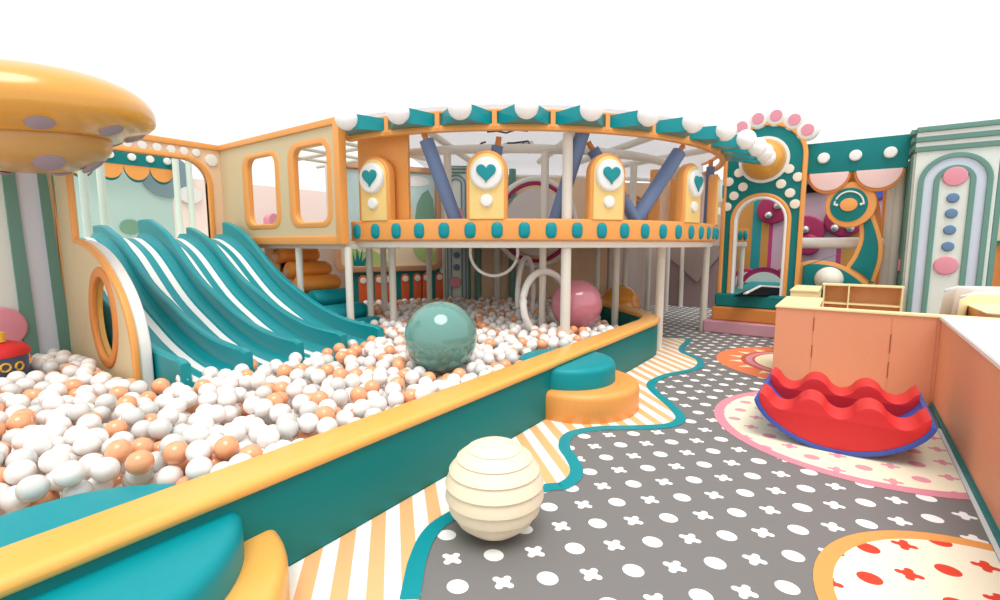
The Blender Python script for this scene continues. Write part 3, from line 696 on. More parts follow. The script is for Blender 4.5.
# lilac-and-green striped tower behind the pit
def striped_tower(org, a, w_, z0, z1, label, buttons, side=None, cap=True, scale=1.0, name='striped_tower', base=MINT):
    t = thing(name, (org[0], org[1], z0 if z0 > .3 else 0), label, 'tower panel')
    O = (*org, 0); s = scale
    panel('back_board', [[(0, z0), (w_, z0), (w_, z1), (0, z1)]], O, a, .14, base, t)
    m1 = .045 * s; b1 = .065 * s
    L1 = arch(m1, w_ - m1, z0 + .02, z1 - .36 * s); L2 = inset(L1, b1)
    L2 = arch(m1 + b1, w_ - m1 - b1, z0 + .02, z1 - .36 * s - b1)
    g2 = .115 * s
    L3 = arch(m1 + b1 + g2, w_ - m1 - b1 - g2, z0 + .02, z1 - .36 * s - b1 - g2)
    L4 = arch(m1 + 2 * b1 + g2, w_ - m1 - 2 * b1 - g2, z0 + .02, z1 - .36 * s - 2 * b1 - g2)
    panel('green_arch', [L1[:], [(x, max(z, z0 + .0201)) for x, z in L2]], O, a, .05, GREEN, t, .006, n0=.14)['label'] = 'sage green outer arch'
    panel('lilac_arch', [L2], O, a, .012, LILAC, t, 0, n0=.14)['label'] = 'lilac arch'
    panel('green_arch', [L3, [(x, max(z, z0 + .0201)) for x, z in L4]], O, a, .05, GREEN, t, .006, n0=.14)['label'] = 'sage green inner arch'
    panel('centre_board', [L4], O, a, .02, base, t, 0, n0=.14)
    nn = Vector((math.sin(a), -math.cos(a), 0)); u = Vector((math.cos(a), math.sin(a), 0))
    for uu, zz, r, m_ in buttons:
        c_ = Vector(O) + u * uu + nn * .16
        lathe('pink_button' if m_ is PINK else 'blue_button', disc_prof(r, .045, .5), (c_.x, c_.y, zz), m_, t, n=32, axis=nn)
    panel('green_edge', [[(w_ + .015, z0), (w_ + .085, z0), (w_ + .085, z1 - .3 * s), (w_ + .015, z1 - .3 * s)]], O, a, .1, GREEN, t, 0)
    if cap:
        for k in range(3):
            zz = z1 - .31 * s + k * .14 * s
            panel('cornice_strip', [[(-.03, zz), (w_ + .03, zz), (w_ + .03, zz + .075 * s), (-.03, zz + .075 * s)]], O, a, .22 + .04 * k, GREEN, t, .01, n0=-.04)
            if k < 2: panel('white_strip', [[(-.02, zz + .075 * s), (w_ + .02, zz + .075 * s), (w_ + .02, zz + .14 * s), (-.02, zz + .14 * s)]], O, a, .19 + .04 * k, WHITE, t, 0, n0=-.03)
    return t
GA = (-8.56, 9.53); GB = (-7.5, 10.34); ga = math.atan2(GB[1] - GA[1], GB[0] - GA[0]); gl = math.hypot(GB[0] - GA[0], GB[1] - GA[1])
def on_line(A_, a, px_, py_):
    d = ray(px_, py_); n_ = Vector((math.sin(a), -math.cos(a))); u = Vector((math.cos(a), math.sin(a)))
    t_ = (A_[0] * n_.x + A_[1] * n_.y) / (d.x * n_.x + d.y * n_.y); q = d * t_
    return ((Vector((q.x, q.y)) - Vector(A_)).dot(u), H + q.z)
bt = []
for px_, py_, r, m_ in ((457, 255, .085, BLUE), (457, 267, .085, BLUE), (456, 282, .15, PINK), (458, 214, .15, PINK), (457, 230, .08, BLUE)):
    u_, z_ = on_line(GA, ga, px_, py_); bt.append((u_, z_, r, m_))
uc = bt[0][0]
striped_tower(GA, ga, uc * 2, .1, 3.95, 'sage and mint striped tower panel beyond the pit, left of the white hoops', bt, scale=.55)
# beige walls round the pit's far side, taupe and dark walls further right
BA = (GA[0] + math.cos(ga) * uc * 2, GA[1] + math.sin(ga) * uc * 2)
tag(tube('trim_4', [(BA[0], BA[1], 3.74), (-5.3, 12.3, 3.74), (-3.4, 15.6, 3.78)], .05, WHITE), kind='structure')
wall_seg('wall_back', BA, (-5.3, 12.3), .0, 3.72, mat('tan_wall', (232, 200, 166), .65))
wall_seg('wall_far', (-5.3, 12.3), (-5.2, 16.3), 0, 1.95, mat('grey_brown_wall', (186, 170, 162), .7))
wall_seg('wall_rear', (-4.4, 17.2), (2.6, 17.2), 0, 4.0, TAUPE)
for k, pxx in enumerate((478, 497, 512)):
    u_, z_ = on_line(GA, ga, pxx, 280); p = Vector(GA) + Vector((math.cos(ga), math.sin(ga))) * u_ + Vector((math.sin(ga), -math.cos(ga))) * .1
    tube('striped_column' if False else 'green_column', [(p.x, p.y, .1), (p.x, p.y, 3.9)], .09, (GREEN, OFFW, GREEN)[k], None).select_set(False)
    ob = C.objects[-1]
    tag(ob, ('sage green column right of the far striped tower panel', 'off-white column between two sage green columns beyond the pit', 'sage green column at the left edge of the tan wall')[k], 'column')
# big diagonal folded panel and dark diagonal braces below the deck
t = thing('folded_wall_panel', (-3.9, 15.5, 0), 'dark grey brown panel with a diagonal fold under the balcony', 'wall panel')
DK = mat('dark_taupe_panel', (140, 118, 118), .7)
A_, B_ = (-5.2, 16.15), (-2.75, 16.15)
Lw = math.hypot(B_[0] - A_[0], B_[1] - A_[1]); aw = math.atan2(B_[1] - A_[1], B_[0] - A_[0])
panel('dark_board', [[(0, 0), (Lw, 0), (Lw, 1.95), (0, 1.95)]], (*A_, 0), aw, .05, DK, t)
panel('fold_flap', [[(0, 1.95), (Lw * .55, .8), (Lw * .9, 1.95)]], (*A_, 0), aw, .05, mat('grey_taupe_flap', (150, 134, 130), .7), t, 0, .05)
# pink inner partition and magenta wheel seen on the upper floor
for nm, px_, py_, fw_, r_, m_, lb in (('wheel_decoration', 536, 212, 11.5, .75, OFFW, 'large grey wheel with pink rim on the upper floor right of the second heart plate'),):
    a_ = (px_ - 500) / F; dv = Vector((a_ * math.cos(YAW) - math.sin(YAW), a_ * math.sin(YAW) + math.cos(YAW)))
    c_ = Vector((dv.x * fw_, dv.y * fw_, 2.5)); nn = Vector((math.sin(YAW + .3), -math.cos(YAW + .3), 0)); 
    t = thing(nm, (c_.x, c_.y, 2.0), lb, 'wheel')
    e1, e2 = frame_z(nn)
    ringpts = lambda R: [c_ + (e1 * math.cos(a) + e2 * math.sin(a)) * R for a in [2 * PI * i / 48 for i in range(48)]]
    tube('outer_rim', ringpts(1.0), .06, OFFW, t, closed=True)
    tube('pink_rim', ringpts(.9), .045, MAGENTA, t, closed=True)
    lathe('wheel_disc', disc_prof(.78, .08), c_, mat('warm_grey_disc', (206, 198, 192), .6), t, axis=nn)
for k, (px_, fw_, r_, m_) in enumerate(((652, 11.5, .12, ORANGE), (664, 12.6, .12, PEACHP), (672, 12.0, .12, ORANGE), (683, 12.8, .12, PALEPINK), (697, 12.0, .14, PALEPINK))):
    a_ = (px_ - 500) / F; dv = Vector((a_ * math.cos(YAW) - math.sin(YAW), a_ * math.sin(YAW) + math.cos(YAW)))
    ob = tube('upper_column', [(dv.x * fw_, dv.y * fw_, 2.03), (dv.x * fw_, dv.y * fw_, 3.7)], r_, m_)
    tag(ob, ('orange upper column nearest the slanting blue roll', 'peach upper column between two orange ones', 'second orange upper column behind the slanting blue roll', 'pale pink upper column left of the sideways heart plate', 'pale pink upper column right of the sideways heart plate')[k], 'column')
wall_seg('wall_upper', (-6.8, 12.4), (-3.4, 15.6), 2.03, 3.75, PEACHP)
# round dial motif on that upper wall
t = thing('porthole_ring', (-5.5, 13, 2.2), 'orange double ring with white studs on the upper wall near the slanting roll', 'ring decoration')
uA = (-6.8, 12.4); ua = math.atan2(17.0 - 12.4, -1.9 + 6.8)
nn = Vector((math.sin(ua), -math.cos(ua), 0)); uu = Vector((math.cos(ua), math.sin(ua), 0)); e1, e2 = uu, Vector((0, 0, 1))
u_, z_ = on_line(uA, ua, 628, 215); c_ = Vector((*uA, 0)) + uu * u_ + nn * .14; c_.z = z_
for R in (.55, .42): tube('ring', [c_ + (e1 * math.cos(a) + e2 * math.sin(a)) * R for a in [2 * PI * i / 40 for i in range(40)]], .035, ORANGED, t, n=10, closed=True)
for i in range(10):
    a = 2 * PI * i / 10 + .2; sphere('white_stud', c_ + nn * .06 + (e1 * math.cos(a) + e2 * math.sin(a)) * .485, .045, WHITE, t, n=12)
# hanging net basket in front of the grey roof board
t = thing('rope_basket', (-7.0, 9.5, 3.3), 'pale hanging ring basket edged with black cord under the canopy', 'hanging basket')
CORD = mat('black_cord', (40, 38, 40), .6)
def fwp(px_, py_, fw_):
    d = ray(px_, py_); c0 = Vector((-math.sin(YAW), math.cos(YAW), 0)); s = fw_ / d.dot(c0); return Vector((0, 0, H)) + d * s
B1 = [fwp(x, y, 8.3) for x, y in ((478, 152), (505, 143), (530, 141), (531, 152), (508, 153), (480, 157))]
bm = bmesh.new(); f_ = bm.faces.new([bm.verts.new(p) for p in B1]); r_ = bmesh.ops.extrude_face_region(bm, geom=[f_])
bmesh.ops.translate(bm, verts=[v for v in r_['geom'] if isinstance(v, bmesh.types.BMVert)], vec=(0, .1, .02)); from_bm('basket_body', bm, OFFW, t)
for L in (((476, 153), (477, 147), (482, 143), (486, 142)), ((507, 143), (512, 149), (530, 153), (531, 147), (528, 141), (514, 143), (507, 143)), ((487, 132), (497, 131), (506, 133), (515, 130), (528, 131)), ((516, 149), (524, 143), (522, 150), (530, 145))):
    tube('black_rope', [fwp(x, y, 8.2) for x, y in L], .014, CORD, t, n=8)

# ================================================================== white hoops over the pit
def hoop(cpx, fw_, rad, tilt, yaw_, label, r=.035, sq=1.0):
    c_ = fwp(*cpx, fw_); t_ = []
    u = Vector((math.cos(yaw_), math.sin(yaw_), 0)); v = Vector((-math.sin(yaw_) * math.sin(tilt), math.cos(yaw_) * math.sin(tilt), math.cos(tilt)))
    pts = [c_ + u * math.cos(a) * rad + v * math.sin(a) * rad * sq for a in [2 * PI * i / 56 for i in range(56)]]
    lo = min(pts, key=lambda p: p.z); dz = 0
    o = tube('white_hoop', pts, r, WHITE, n=12, closed=True); tag(o, label, 'hoop'); return o
hoop((494, 252), 8.6, .42, .0, YAW, 'thin white hoop hanging upright under the balcony left of the others', .028)
hoop((526, 294), 9.6, .72, .0, YAW + 1.3, 'tall narrow white hoop turned sideways behind the rightmost hoop', .05)
hoop((547, 305), 8.3, .58, .15, YAW + .75, 'thick white hoop standing in the balls behind the white pole', .06)

# ================================================================== paw print portal
PYY = 12.0
pt = thing('paw_portal', (-1.6, PYY, 0), 'teal arched portal with orange edging, cream dots and pink paw toes on top', 'portal')
xl, xr = at_y(724, 250, PYY).x, at_y(797, 280, PYY).x + .06
xl = -2.36; xr = -.84
zt_ = at_y(770, 124, PYY).z
body = arch(xl, xr, .5, zt_, rz=.72)
il, ir = at_y(732, 280, PYY).x, at_y(784, 280, PYY).x
door = arch(il, ir, .5, at_y(762, 197, PYY).z, rz=.52)
pY('portal_board', [body, [(x, max(z, .5001)) for x, z in door]], PYY, .14, TEAL, pt, .01)
pY('outer_edging', [inset(body, -.03), inset(body, .055)], PYY + .02, .20, ORANGE, pt, .02)['label'] = 'orange outer edging'
pY('door_edging', [inset(door, -.075), door], PYY + .02, .20, ORANGE, pt, .02)['label'] = 'orange door edging'
pY('door_lining', [inset(door, .0), inset(door, .055)], PYY + .05, .24, WHITE, pt, .02)['label'] = 'white door lining'
c_ = at_y(764, 160, PYY - .14)
lathe('dome', [(.46, 0), (.46, .03)] + sphere_prof(.42, 14, 0, PI / 2), c_, GOLD, pt, n=48, axis=(0, -1, 0), ang=60)['label'] = 'golden half globe'
lathe('dome_collar', [(.42, 0), (.48, 0), (.48, .05), (.42, .05)], c_, WHITE, pt, n=48, axis=(0, -1, 0))
for x, y in ((739, 173), (729, 182), (743, 187), (734, 196), (727, 207), (789, 169), (798, 177), (781, 184), (790, 193), (795, 204)):
    q = at_y(x, y, PYY - .14); lathe('cream_dot', disc_prof(.095, .03), q, mat('cream_dot_vinyl', (244, 232, 214), .5), pt, n=24, axis=(0, -1, 0))
for x, y in ((743, 128), (759, 120), (777, 117), (795, 121), (808, 131)):
    q = at_y(x, y, PYY - .05)
    lathe('paw_toe', [(0, 0), (.19, 0), (.21, .03), (.21, .10), (.17, .14), (0, .145)], q, WHITE, pt, n=32, axis=(0, -1, 0), ang=60)
    lathe('toe_pad', [(0, 0), (.115, 0), (.11, .03), (0, .035)], q + Vector((0, -.14, 0)), PINK, pt, n=28, axis=(0, -1, 0))['label'] = 'pink toe pad'
# steps in front
tag(box('padded_step', (-2.62, 11.60, 0), (-.2, 12.6, .29), PINKSTEP, bev=.03, seg=3), 'bottom dusty pink padded step before the portal', 'step')
tag(box('padded_step', (-2.46, 11.68, .29), (-.2, 12.6, .60), ORANGED, bev=.03, seg=3), 'middle orange padded step before the portal', 'step')
tag(box('padded_step', (-2.42, 11.74, .60), (-.2, 12.6, .90), TEAL, bev=.03, seg=3), 'top teal padded step under the portal opening', 'step')
# trampoline behind the portal
t = thing('trampoline', (-1.4, 14.0, .0), 'black trampoline bed with white rail inside teal padding behind the portal', 'trampoline')
flat('teal_padding', [(-2.3, 12.62), (1.2, 12.62), (1.2, 16.1), (-2.3, 16.1)], .81, .09, TEAL, t)
flat('jump_bed', [tuple(at_z(x, y, .915))[:2] for x, y in ((734, 295.5), (757, 286.5), (800, 287.5), (800, 294.5))], .89, .025, DARKG, t)
box('base_block', (-2.25, 12.66, 0), (1.15, 16.3, .80), TEAL, t, 0)
tube('white_rail', [tuple(at_z(x, y, .92)) for x, y in ((745, 294), (760, 286.5), (784, 288))], .035, WHITE, t)
# bear head cushion
t = thing('bear_cushion', (-2.0, 16.2, .9), 'grey bear head cushion outlined in magenta behind the trampoline', 'cushion')
BY = 16.2
for x, y, rx, rz in ((746.5, 279, .42, .42), (785, 279, .42, .42)):
    q = at_y(x, y, BY); e_ = pY('ear_outline', [ell(q.x, q.z - .1, rx, rz)], BY + .05, .1, MAGENTA, t, .02); pY('ear', [ell(q.x, q.z - .1, rx * .74, rz * .74)], BY + .05, .14, mat('soft_grey_fabric', (196, 204, 202), .7), t)
q = at_y(764.5, 284, BY)
pY('head_outline', [arch(q.x - .72, q.x + .72, .86, q.z + .48, rz=.8)], BY - .05, .1, MAGENTA, t, .02)
pY('head', [arch(q.x - .6, q.x + .6, .86, q.z + .36, rz=.68)], BY - .05, .14, mat('soft_grey_fabric', (196, 204, 202), .7), t)
# striped back wall of that room
RY = 16.6
zz0, zz1 = .0, 4.2
cuts = [(-3.5, TAUPE)]
def bandw(name, x0, x1, m_): 
    a0, a1 = at_y(x0, 230, RY).x, at_y(x1, 230, RY).x; return tag(box(name, (a0, RY, 0), (a1, RY + .1, 4.0), m_, bev=0), kind='structure')
OCHRE = mat('ochre_wall', (196, 138, 64), .6); TEALW = mat('teal_wall_band', (28, 140, 146), .6); MAGW = mat('magenta_wall_band', (184, 52, 112), .6)
bandw('wall_right_ochre', 735, 752, OCHRE); bandw('wall_right_teal', 752, 761.5, TEALW); bandw('wall_right_ochre_two', 761.5, 769, OCHRE)
bandw('wall_right_magenta', 769, 773, MAGW); bandw('wall_right_mauve', 773, 838, MAUVE); bandw('wall_right_magenta_two', 838, 843, MAGW); bandw('wall_right_ochre_three', 843, 860, OCHRE); bandw('wall_right', 860, 902, MAUVE)
FY = 16.3
FYn = [0]
def flower(cx, cz, r, knobs, label):
    FYn[0] += .03; FY = 16.33 - FYn[0]
    t = thing('flower_panel', (cx, FY, cz), label, 'wall decoration')
    th_ = .09 + FYn[0]
    lathe('round_petal', disc_prof(r, th_, .3), (cx, 16.599, cz), MAGENTA, t, n=40, axis=(0, -1, 0))
    for x, z in knobs: sphere('silver_knob', (x, 16.6 - th_ - .04, z), .11, SILVER, t, n=20)
q = at_y(772, 209, FY); k1 = at_y(768, 215, FY); k2 = at_y(777, 205.5, FY)
flower(q.x, q.z, .42, ((k1.x, k1.z), (k2.x, k2.z)), 'magenta round flower panel with silver knobs seen through the portal')
q = at_y(805, 232, FY); k1 = at_y(805, 229.5, FY); flower(q.x, q.z, .47, ((k1.x, k1.z),), 'magenta round flower panel just right of the portal')
q = at_y(844, 220, FY); k1 = at_y(834.5, 228, FY); k2 = at_y(850, 228, FY)
flower(q.x, q.z, .46, ((k1.x, k1.z), (k2.x, k2.z)), 'large magenta round panel behind the ringed disc')
q = at_y(808, 245, FY + .1); flower(q.x, q.z, .30, (), 'small magenta disc below the white bar')
t = thing('black_shelf', (.1, 15.5, 3), 'black bracket with teal panel above the mauve wall', 'shelf')
a0, a1 = at_y(803, 190, 16.5), at_y(830, 186, 16.5)
box('black_bar', (a0.x, 16.4, a0.z - .08), (a1.x, 16.6, a0.z + .14), DARKG, t, 0); box('teal_panel', (a0.x, 16.45, a0.z + .1), (a1.x - .1, 16.6, a0.z + .6), TEAL, t, 0)

# ================================================================== scalloped banner and ringed disc to the right of the portal
VY = 12.1
t = thing('scalloped_banner', (0, VY, 3), 'teal banner with white studs and pale pink scallops right of the portal', 'banner')
P_ = pxy([(808, 175), (908, 159), (911, 133), (808, 144)], VY)
pY('banner_board', [[(P_[0][0] - .1, 3.42), (P_[1][0], 3.42), (P_[2][0], 4.03), (P_[3][0] - .1, 4.03)]], VY, .12, TEAL, t, .01)
for x, y in ((824, 154), (856, 150), (891, 147)):
    q = at_y(x, y, VY - .12); lathe('white_stud', disc_prof(.105, .06, .5), (q.x, q.y, 3.72), WHITE, t, n=28, axis=(0, -1, 0))
for x0, x1, dp in ((808, 852, .62), (854, 906, .62)):
    a0, a1 = at_y(x0, 170, VY).x, at_y(x1, 165, VY).x; cx_ = (a0 + a1) / 2; rx = (a1 - a0) / 2
    S_ = lambda s, zd: [(cx_ + rx * s * math.cos(PI + PI * i / 24), 3.43 + zd * math.sin(PI + PI * i / 24)) for i in range(25)]
    e_ = pY('scallop_edge', [S_(1.0, .42)], VY + .02, .1, ORANGED, t, .01); pY('scallop', [S_(.9, .36)], VY + .02, .14, PALEPINK, t, .01)['label'] = 'pale pink scallop'
SY = 12.3
t = thing('ringed_disc_panel', (0, SY, 0), 'teal and orange curved panel with a ringed disc head above the desk shelf', 'decorative panel')
zB = .4
ext = lambda L: pxy(L, SY)
mound = [(797, 300), (800, 263.5), (810, 260.5), (822, 260.5), (836, 263), (848, 268), (860, 276), (869, 284), (874, 292), (878, 304)]
Lm = smooth_path(ext(mound)[1:-1], 4); Lm = [ext(mound)[0]] + Lm + [ext(mound)[-1]]
arm = [(868, 284), (856, 275), (846, 268), (853, 256), (859, 240), (859, 226), (856, 216), (869, 206), (876, 220), (882, 240), (882, 258), (878, 272), (873, 284)]
La = smooth_path(ext(arm), 4, True)
bl = [(826, 188), (840, 170), (856, 168), (868, 178), (876, 192), (881, 212), (880, 236), (874, 246), (866, 226), (850, 200)]
pY('crescent', [smooth_path(ext(bl), 4, True)], SY + .2, .12, ORANGED, t, .01)['label'] = 'orange crescent behind the head'
pY('arm', [La], SY, .12, ORANGE, t, .01); pY('arm_face', [inset(La, .075)], SY - .1, .05, TEAL, t, .01)
pY('mound', [Lm], SY - .02, .12, ORANGE, t, .01); Lmi = inset(Lm, .075); pY('mound_face', [Lmi], SY - .12, .05, TEAL, t, .01)
q = at_y(850.5, 205.5, SY)
d_ = pY('head_ring', [ell(q.x, q.z, .42, .45)], SY - .05, .18, ORANGE, t, .02)
pY('head_face', [ell(q.x - .03, q.z, .31, .335)], SY - .22, .03, TEAL, d_, .005)
pY('head_centre', [ell(q.x - .03, q.z, .145, .13)], SY - .24, .04, ORANGE, d_, .01)
arcw = [(q.x - .03 + .24 * math.cos(a), SY - .26, q.z + .26 * math.sin(a)) for a in [PI * i / 20 for i in range(21)]]
tube('white_arc', arcw, .016, WHITE, d_, n=8)
for s in (-1, 1): sphere('white_bead', (q.x - .03 + s * .2, SY - .27, q.z + .0), .028, WHITE, d_, n=12)
qa, qb = at_y(797, 243, SY + .15), at_y(884, 243, SY + .15)
tag(tube('white_bar', [(qa.x - .1, SY + .32, qa.z), (qb.x + .02, SY + .32, qa.z)], .115, WHITE, n=20), 'thick horizontal white padded bar behind the ringed disc panel', 'bar')
q = at_y(829, 278, SY - .3); tag(sphere('white_globe', (q.x, q.y - .1, q.z - .02), .25, OFFW, n=36), 'white globe behind the desk in front of the teal mound', 'globe')
for x, m_, l in ((888, OFFW, 'off-white round post right of the ringed disc panel'), (895, OFFW, 'second off-white post beside the green striped tower'), (882.5, ORANGE, 'thin orange post at the right of the ringed disc panel')):
    q = at_y(x, 240, 12.5); tag(tube('round_post', [(q.x, 12.6, 0), (q.x, 12.6, 3.8)], .1 if m_ is OFFW else .05, m_), l, 'post')
q = at_y(876, 187, 16.6); tag(pY('round_sign', [ell(q.x, q.z, .38)], 16.6, .06, MAGENTA, None, .01), 'round cobalt sign with magenta edge behind the orange crescent', 'sign') 
pY('sign_face', [ell(q.x, q.z, .32)], 16.54, .02, COBALT, C.objects[-1])

# ================================================================== striped tower at the right
TY = 11.75
x0 = at_y(921, 150, TY).x; x1 = at_y(1010, 150, TY).x
x0 = at_y(908, 240, TY).x
zt = at_y(921, 127, TY).z - .1
def b2(px_, py_): q_ = at_y(px_, py_, TY - .16); return q_.x - x0, q_.z
bts = []
for px_, py_, r, m_ in ((957, 176.5, .165, PINK), (953.5, 198, .085, BLUE), (951.5, 213.5, .085, BLUE), (949, 230, .085, BLUE), (946.5, 246.5, .085, BLUE), (944.5, 265.5, .165, PINK)):
    u_, z_ = b2(px_, py_); bts.append((u_, z_, r, m_))
wt = 2 * sum(b_[0] for b_ in bts) / 6
for i in range(6): bts[i] = (wt / 2, *bts[i][1:])
tr_ = striped_tower((x0, TY), 0, wt, 0, zt, 'tall sage, lilac and mint striped tower with pink and blue buttons at the right', bts, scale=1.17)
box('side_board', (x0 - .02, TY + .01, 0), (x0 + .1, TY + 1.1, zt - .3), MINT, tr_, 0)
for yy in (.12, .62): box('side_strip', (x0 - .05, TY + yy, 0), (x0 - .02, TY + yy + .22, zt - .4), GREEN, tr_, 0)
for k in range(3): box('side_cornice', (x0 - .06 - .02 * k, TY - .1, zt - .31 + k * .14), (x0 + .02, TY + 1.15, zt - .235 + k * .14), GREEN, tr_, 0)
q = at_x(897.5, 264, x0 - .05); box('pink_side_button', (x0 - .08, TY + .36, q.z - .14), (x0 - .02, TY + .56, q.z + .14), PINK, tr_, .03)
# booth behind it at the far right
t = thing('orange_booth', (2.2, 10.5, 0), 'orange and teal booth with a cream arch at the far right edge', 'booth')
qx = x0 + wt + .16
pY('booth_board', [[(qx, 0), (qx + 2, 0), (qx + 2, 2.0), (qx, 2.0)]], 12.6, .1, ORANGED, t)
pY('teal_trim', [[(qx, 2.0), (qx + 2, 2.0), (qx + 2, 2.06), (qx, 2.06)]], 12.58, .14, TEAL, t)
pY('upper_board', [[(qx, 2.06), (qx + 2, 2.06), (qx + 2, 3.5), (qx, 3.5)]], 12.6, .08, PEACHP, t)
pY('grey_window', [rrect(qx + .3, 1.3, qx + 1.5, 2.2, .1)], 12.45, .06, WHITE, t)

# ================================================================== reception desk
DZ = 1.14
ds = thing('reception_desk', (0, 7.9, 0), 'peach wood reception desk with cream top edge behind the red rocker', 'desk')
bm = None
FRX = 1.0
box('front_board', (-.79, 7.82, 0), (.96, 7.90, DZ - .03), WOODP, ds, .004)
box('top_ledge', (-.30, 7.80, DZ - .03), (1.5, 7.98, DZ), WOODC, ds, .006)
box('end_cabinet', (-.79, 7.90, 0), (-.30, 9.3, DZ - .03), WOODP, ds, .004)
box('end_cabinet_top', (-.80, 7.80, DZ - .03), (-.29, 9.32, DZ), WOODC, ds, .006)
for x, zs in ((-.33, ((.82, 1.0), (.45, .62))), (.50, ((.62, .86), (.3, .5)))):
    for z0_, z1_ in zs:
        box('seam_mark', (x - .006, 7.813, z0_), (x + .006, 7.822, z1_), mat('dark_seam', (160, 90, 60), .6), ds, 0)
for x in (-.33, .50, .925): box('seam_line', (x - .002, 7.816, 0), (x + .002, 7.821, DZ - .05), mat('seam_line', (206, 140, 100), .6), ds, 0)
ns = thing('long_counter', (1.3, 5, 0), 'long peach counter with a broad white top running along the right edge', 'counter')
box('side_board', (.96, -.5, 0), (1.06, 7.9, DZ - .05), WOODP, ns, .004)
box('white_top', (.94, -.5, DZ - .05), (2.9, 7.80, DZ - .001), WHITE, ns, .008)['label'] = 'white worktop'
box('far_board', (2.7, -.5, 0), (2.8, 7.8, DZ - .05), WOODP, ns, 0)
tag(box('trim_2', (.935, -.5, 0), (.96, 7.81, .06), TEAL, bev=0), kind='structure')
tag(box('trim_3', (.905, -.5, 0), (.935, 6.9, .008), WHITE, bev=0), kind='structure')
bs = thing('corner_cabinet', (-.6, 10.9, 0), 'small cream cabinet block at the far left corner behind the desk', 'cabinet')
box('cabinet_body', (-.80, 9.95, 0), (-.39, 11.18, 1.17), WOODC, bs, .005); box('cabinet_top', (-.81, 9.93, 1.17), (-.38, 11.19, 1.20), WOODC, bs, .005)
sh = thing('back_shelf', (.2, 11.4, 0), 'low open cream shelf unit with brown compartments behind the desk', 'shelf')
ST = 1.24
SX = at_y(904, 285, 11.2).x
box('shelf_top', (-.38, 11.20, ST - .03), (SX + .02, 11.50, ST), WOODC, sh, .004); box('shelf_back', (-.36, 11.46, 0), (SX, 11.5, ST - .03), WOODB, sh, 0)
for x in (-.36, .03, SX - .02): box('upright', (x, 11.20, 0), (x + .025, 11.46, ST - .03), WOODC, sh, 0)
for z in (.86, .45): box('shelf_board', (-.35, 11.21, z), (SX - .01, 11.46, z + .025), WOODC, sh, 0)
# curved white counters at the far right, behind the long counter
def curved(x0_, y0_, w_, dpt, z, m_face, m_top, label, name):
    t = thing(name, (x0_ + w_ / 2, y0_, 0), label, 'counter')
    Lb = [(x0_, y0_ + .25), (x0_ + .35, y0_), (x0_ + w_, y0_), (x0_ + w_, y0_ + dpt), (x0_ + .15, y0_ + dpt), (x0_, y0_ + dpt - .3)]
    Li = inset(Lb, .1)
    flat('counter_wall', Lb, 0, z - .03, m_face, t, holes=[Li]); flat('counter_rim', inset(Lb, -.02), z - .03, .035, m_top, t, holes=[inset(Lb, .14)])
def quad_pts(L, z): return [tuple(at_z(x, y, z))[:2] for x, y in L]
t = thing('curved_white_counter', (1.9, 10, 0), 'outer white rimmed counter with chamfered corner at the far right', 'counter')
def slanted(tt, base, topo, z, mf, mt, rim=.03):
    bm = bmesh.new(); n = len(base)
    lo = [bm.verts.new((*p, 0)) for p in base]; hi = [bm.verts.new((*p, z)) for p in topo]
    for i in range(n): bm.faces.new((lo[i], lo[(i + 1) % n], hi[(i + 1) % n], hi[i]))
    bm.faces.new(hi); bm.faces.new(lo[::-1]); from_bm('counter_body', bm, mf, tt)
    flat('counter_rim', topo, z, rim, mt, tt)
def wall_counter(t, A, B, Cc, z, mf, off, th=.16):
    A, B, Cc = [Vector(tuple(at_z(*p, z))[:2]) for p in (A, B, Cc)]
    far = Vector((.14, .99)) * th; topo = [A, B, Cc, Cc + far, B + far, A + far]
    lo = Vector(off); base = [p + lo for p in topo]
    slanted(t, [tuple(p) for p in base], [tuple(p) for p in topo], z, mf, WHITE)
wall_counter(t, (944, 292.5), (957, 288.5), (1030, 290), 1.35, mat('pale_beige_counter', (226, 212, 200), .6), (-.16, -.25))
t = thing('curved_cream_counter', (2.0, 8.2, 0), 'inner cream counter with white rim and brown shelf opening at the far right', 'counter')
wall_counter(t, (960, 299), (974, 294.5), (1030, 295.5), 1.28, WOODC, (-.08, -.12), .14)
L_ = [tuple(at_z(x, y, 1.15))[:2] for x, y in ((963, 303), (987, 313), (1030, 315.5), (1030, 304))]
flat('cream_shelf', L_, 1.135, .015, WOODC, t); flat('shelf_body', L_, .6, .535, WOODB, t)

# ================================================================== red rocker
rk = thing('rocker', (.02, 5.95, 0), 'red foam rocking boat with wavy rails and a blue base', 'rocker')
xa, xb = -.70, .725
RXc = (xa + xb) / 2; HL = (xb - xa) / 2
def shell(off):
    P = []
    for i in range(61):
        u = math.sin(-PI / 2 + PI * i / 60); P.append((RXc + HL * u, .41 * (1 - max(0, 1 - u * u) ** .66)))
    if off:
        Q = []
        for i, p in enumerate(P):
            a_, b_ = Vector(P[max(i - 1, 0)]), Vector(P[min(i + 1, 60)]); d_ = (b_ - a_).normalized(); Q.append((p[0] - d_.y * off, p[1] + d_.x * off))
        P = Q
    return P
def top_z(x):
    c_ = math.cos(2 * PI * (min(max(x, -.64), .685) + .45) / .475); return .42 - .075 * math.copysign(abs(c_) ** .72, c_)
out_, in_ = shell(0), shell(.042)
xs0, xs1 = in_[0][0], in_[-1][0]
def rail(y0_, y1_):
    top = [(xs0 + (xs1 - xs0) * i / 90, top_z(xs0 + (xs1 - xs0) * i / 90)) for i in range(91)]
    low = [p for p in in_ if p[1] < .405]
    return pY('wavy_rail', [low + top[::-1]], y1_, y1_ - y0_, RED, rk, .004)
rail(5.50, 5.90); rail(6.38, 6.78)
pY('blue_base', [out_ + in_[::-1]], 6.79, 1.30, COBALT, rk, .004)['label'] = 'cobalt blue curved base'

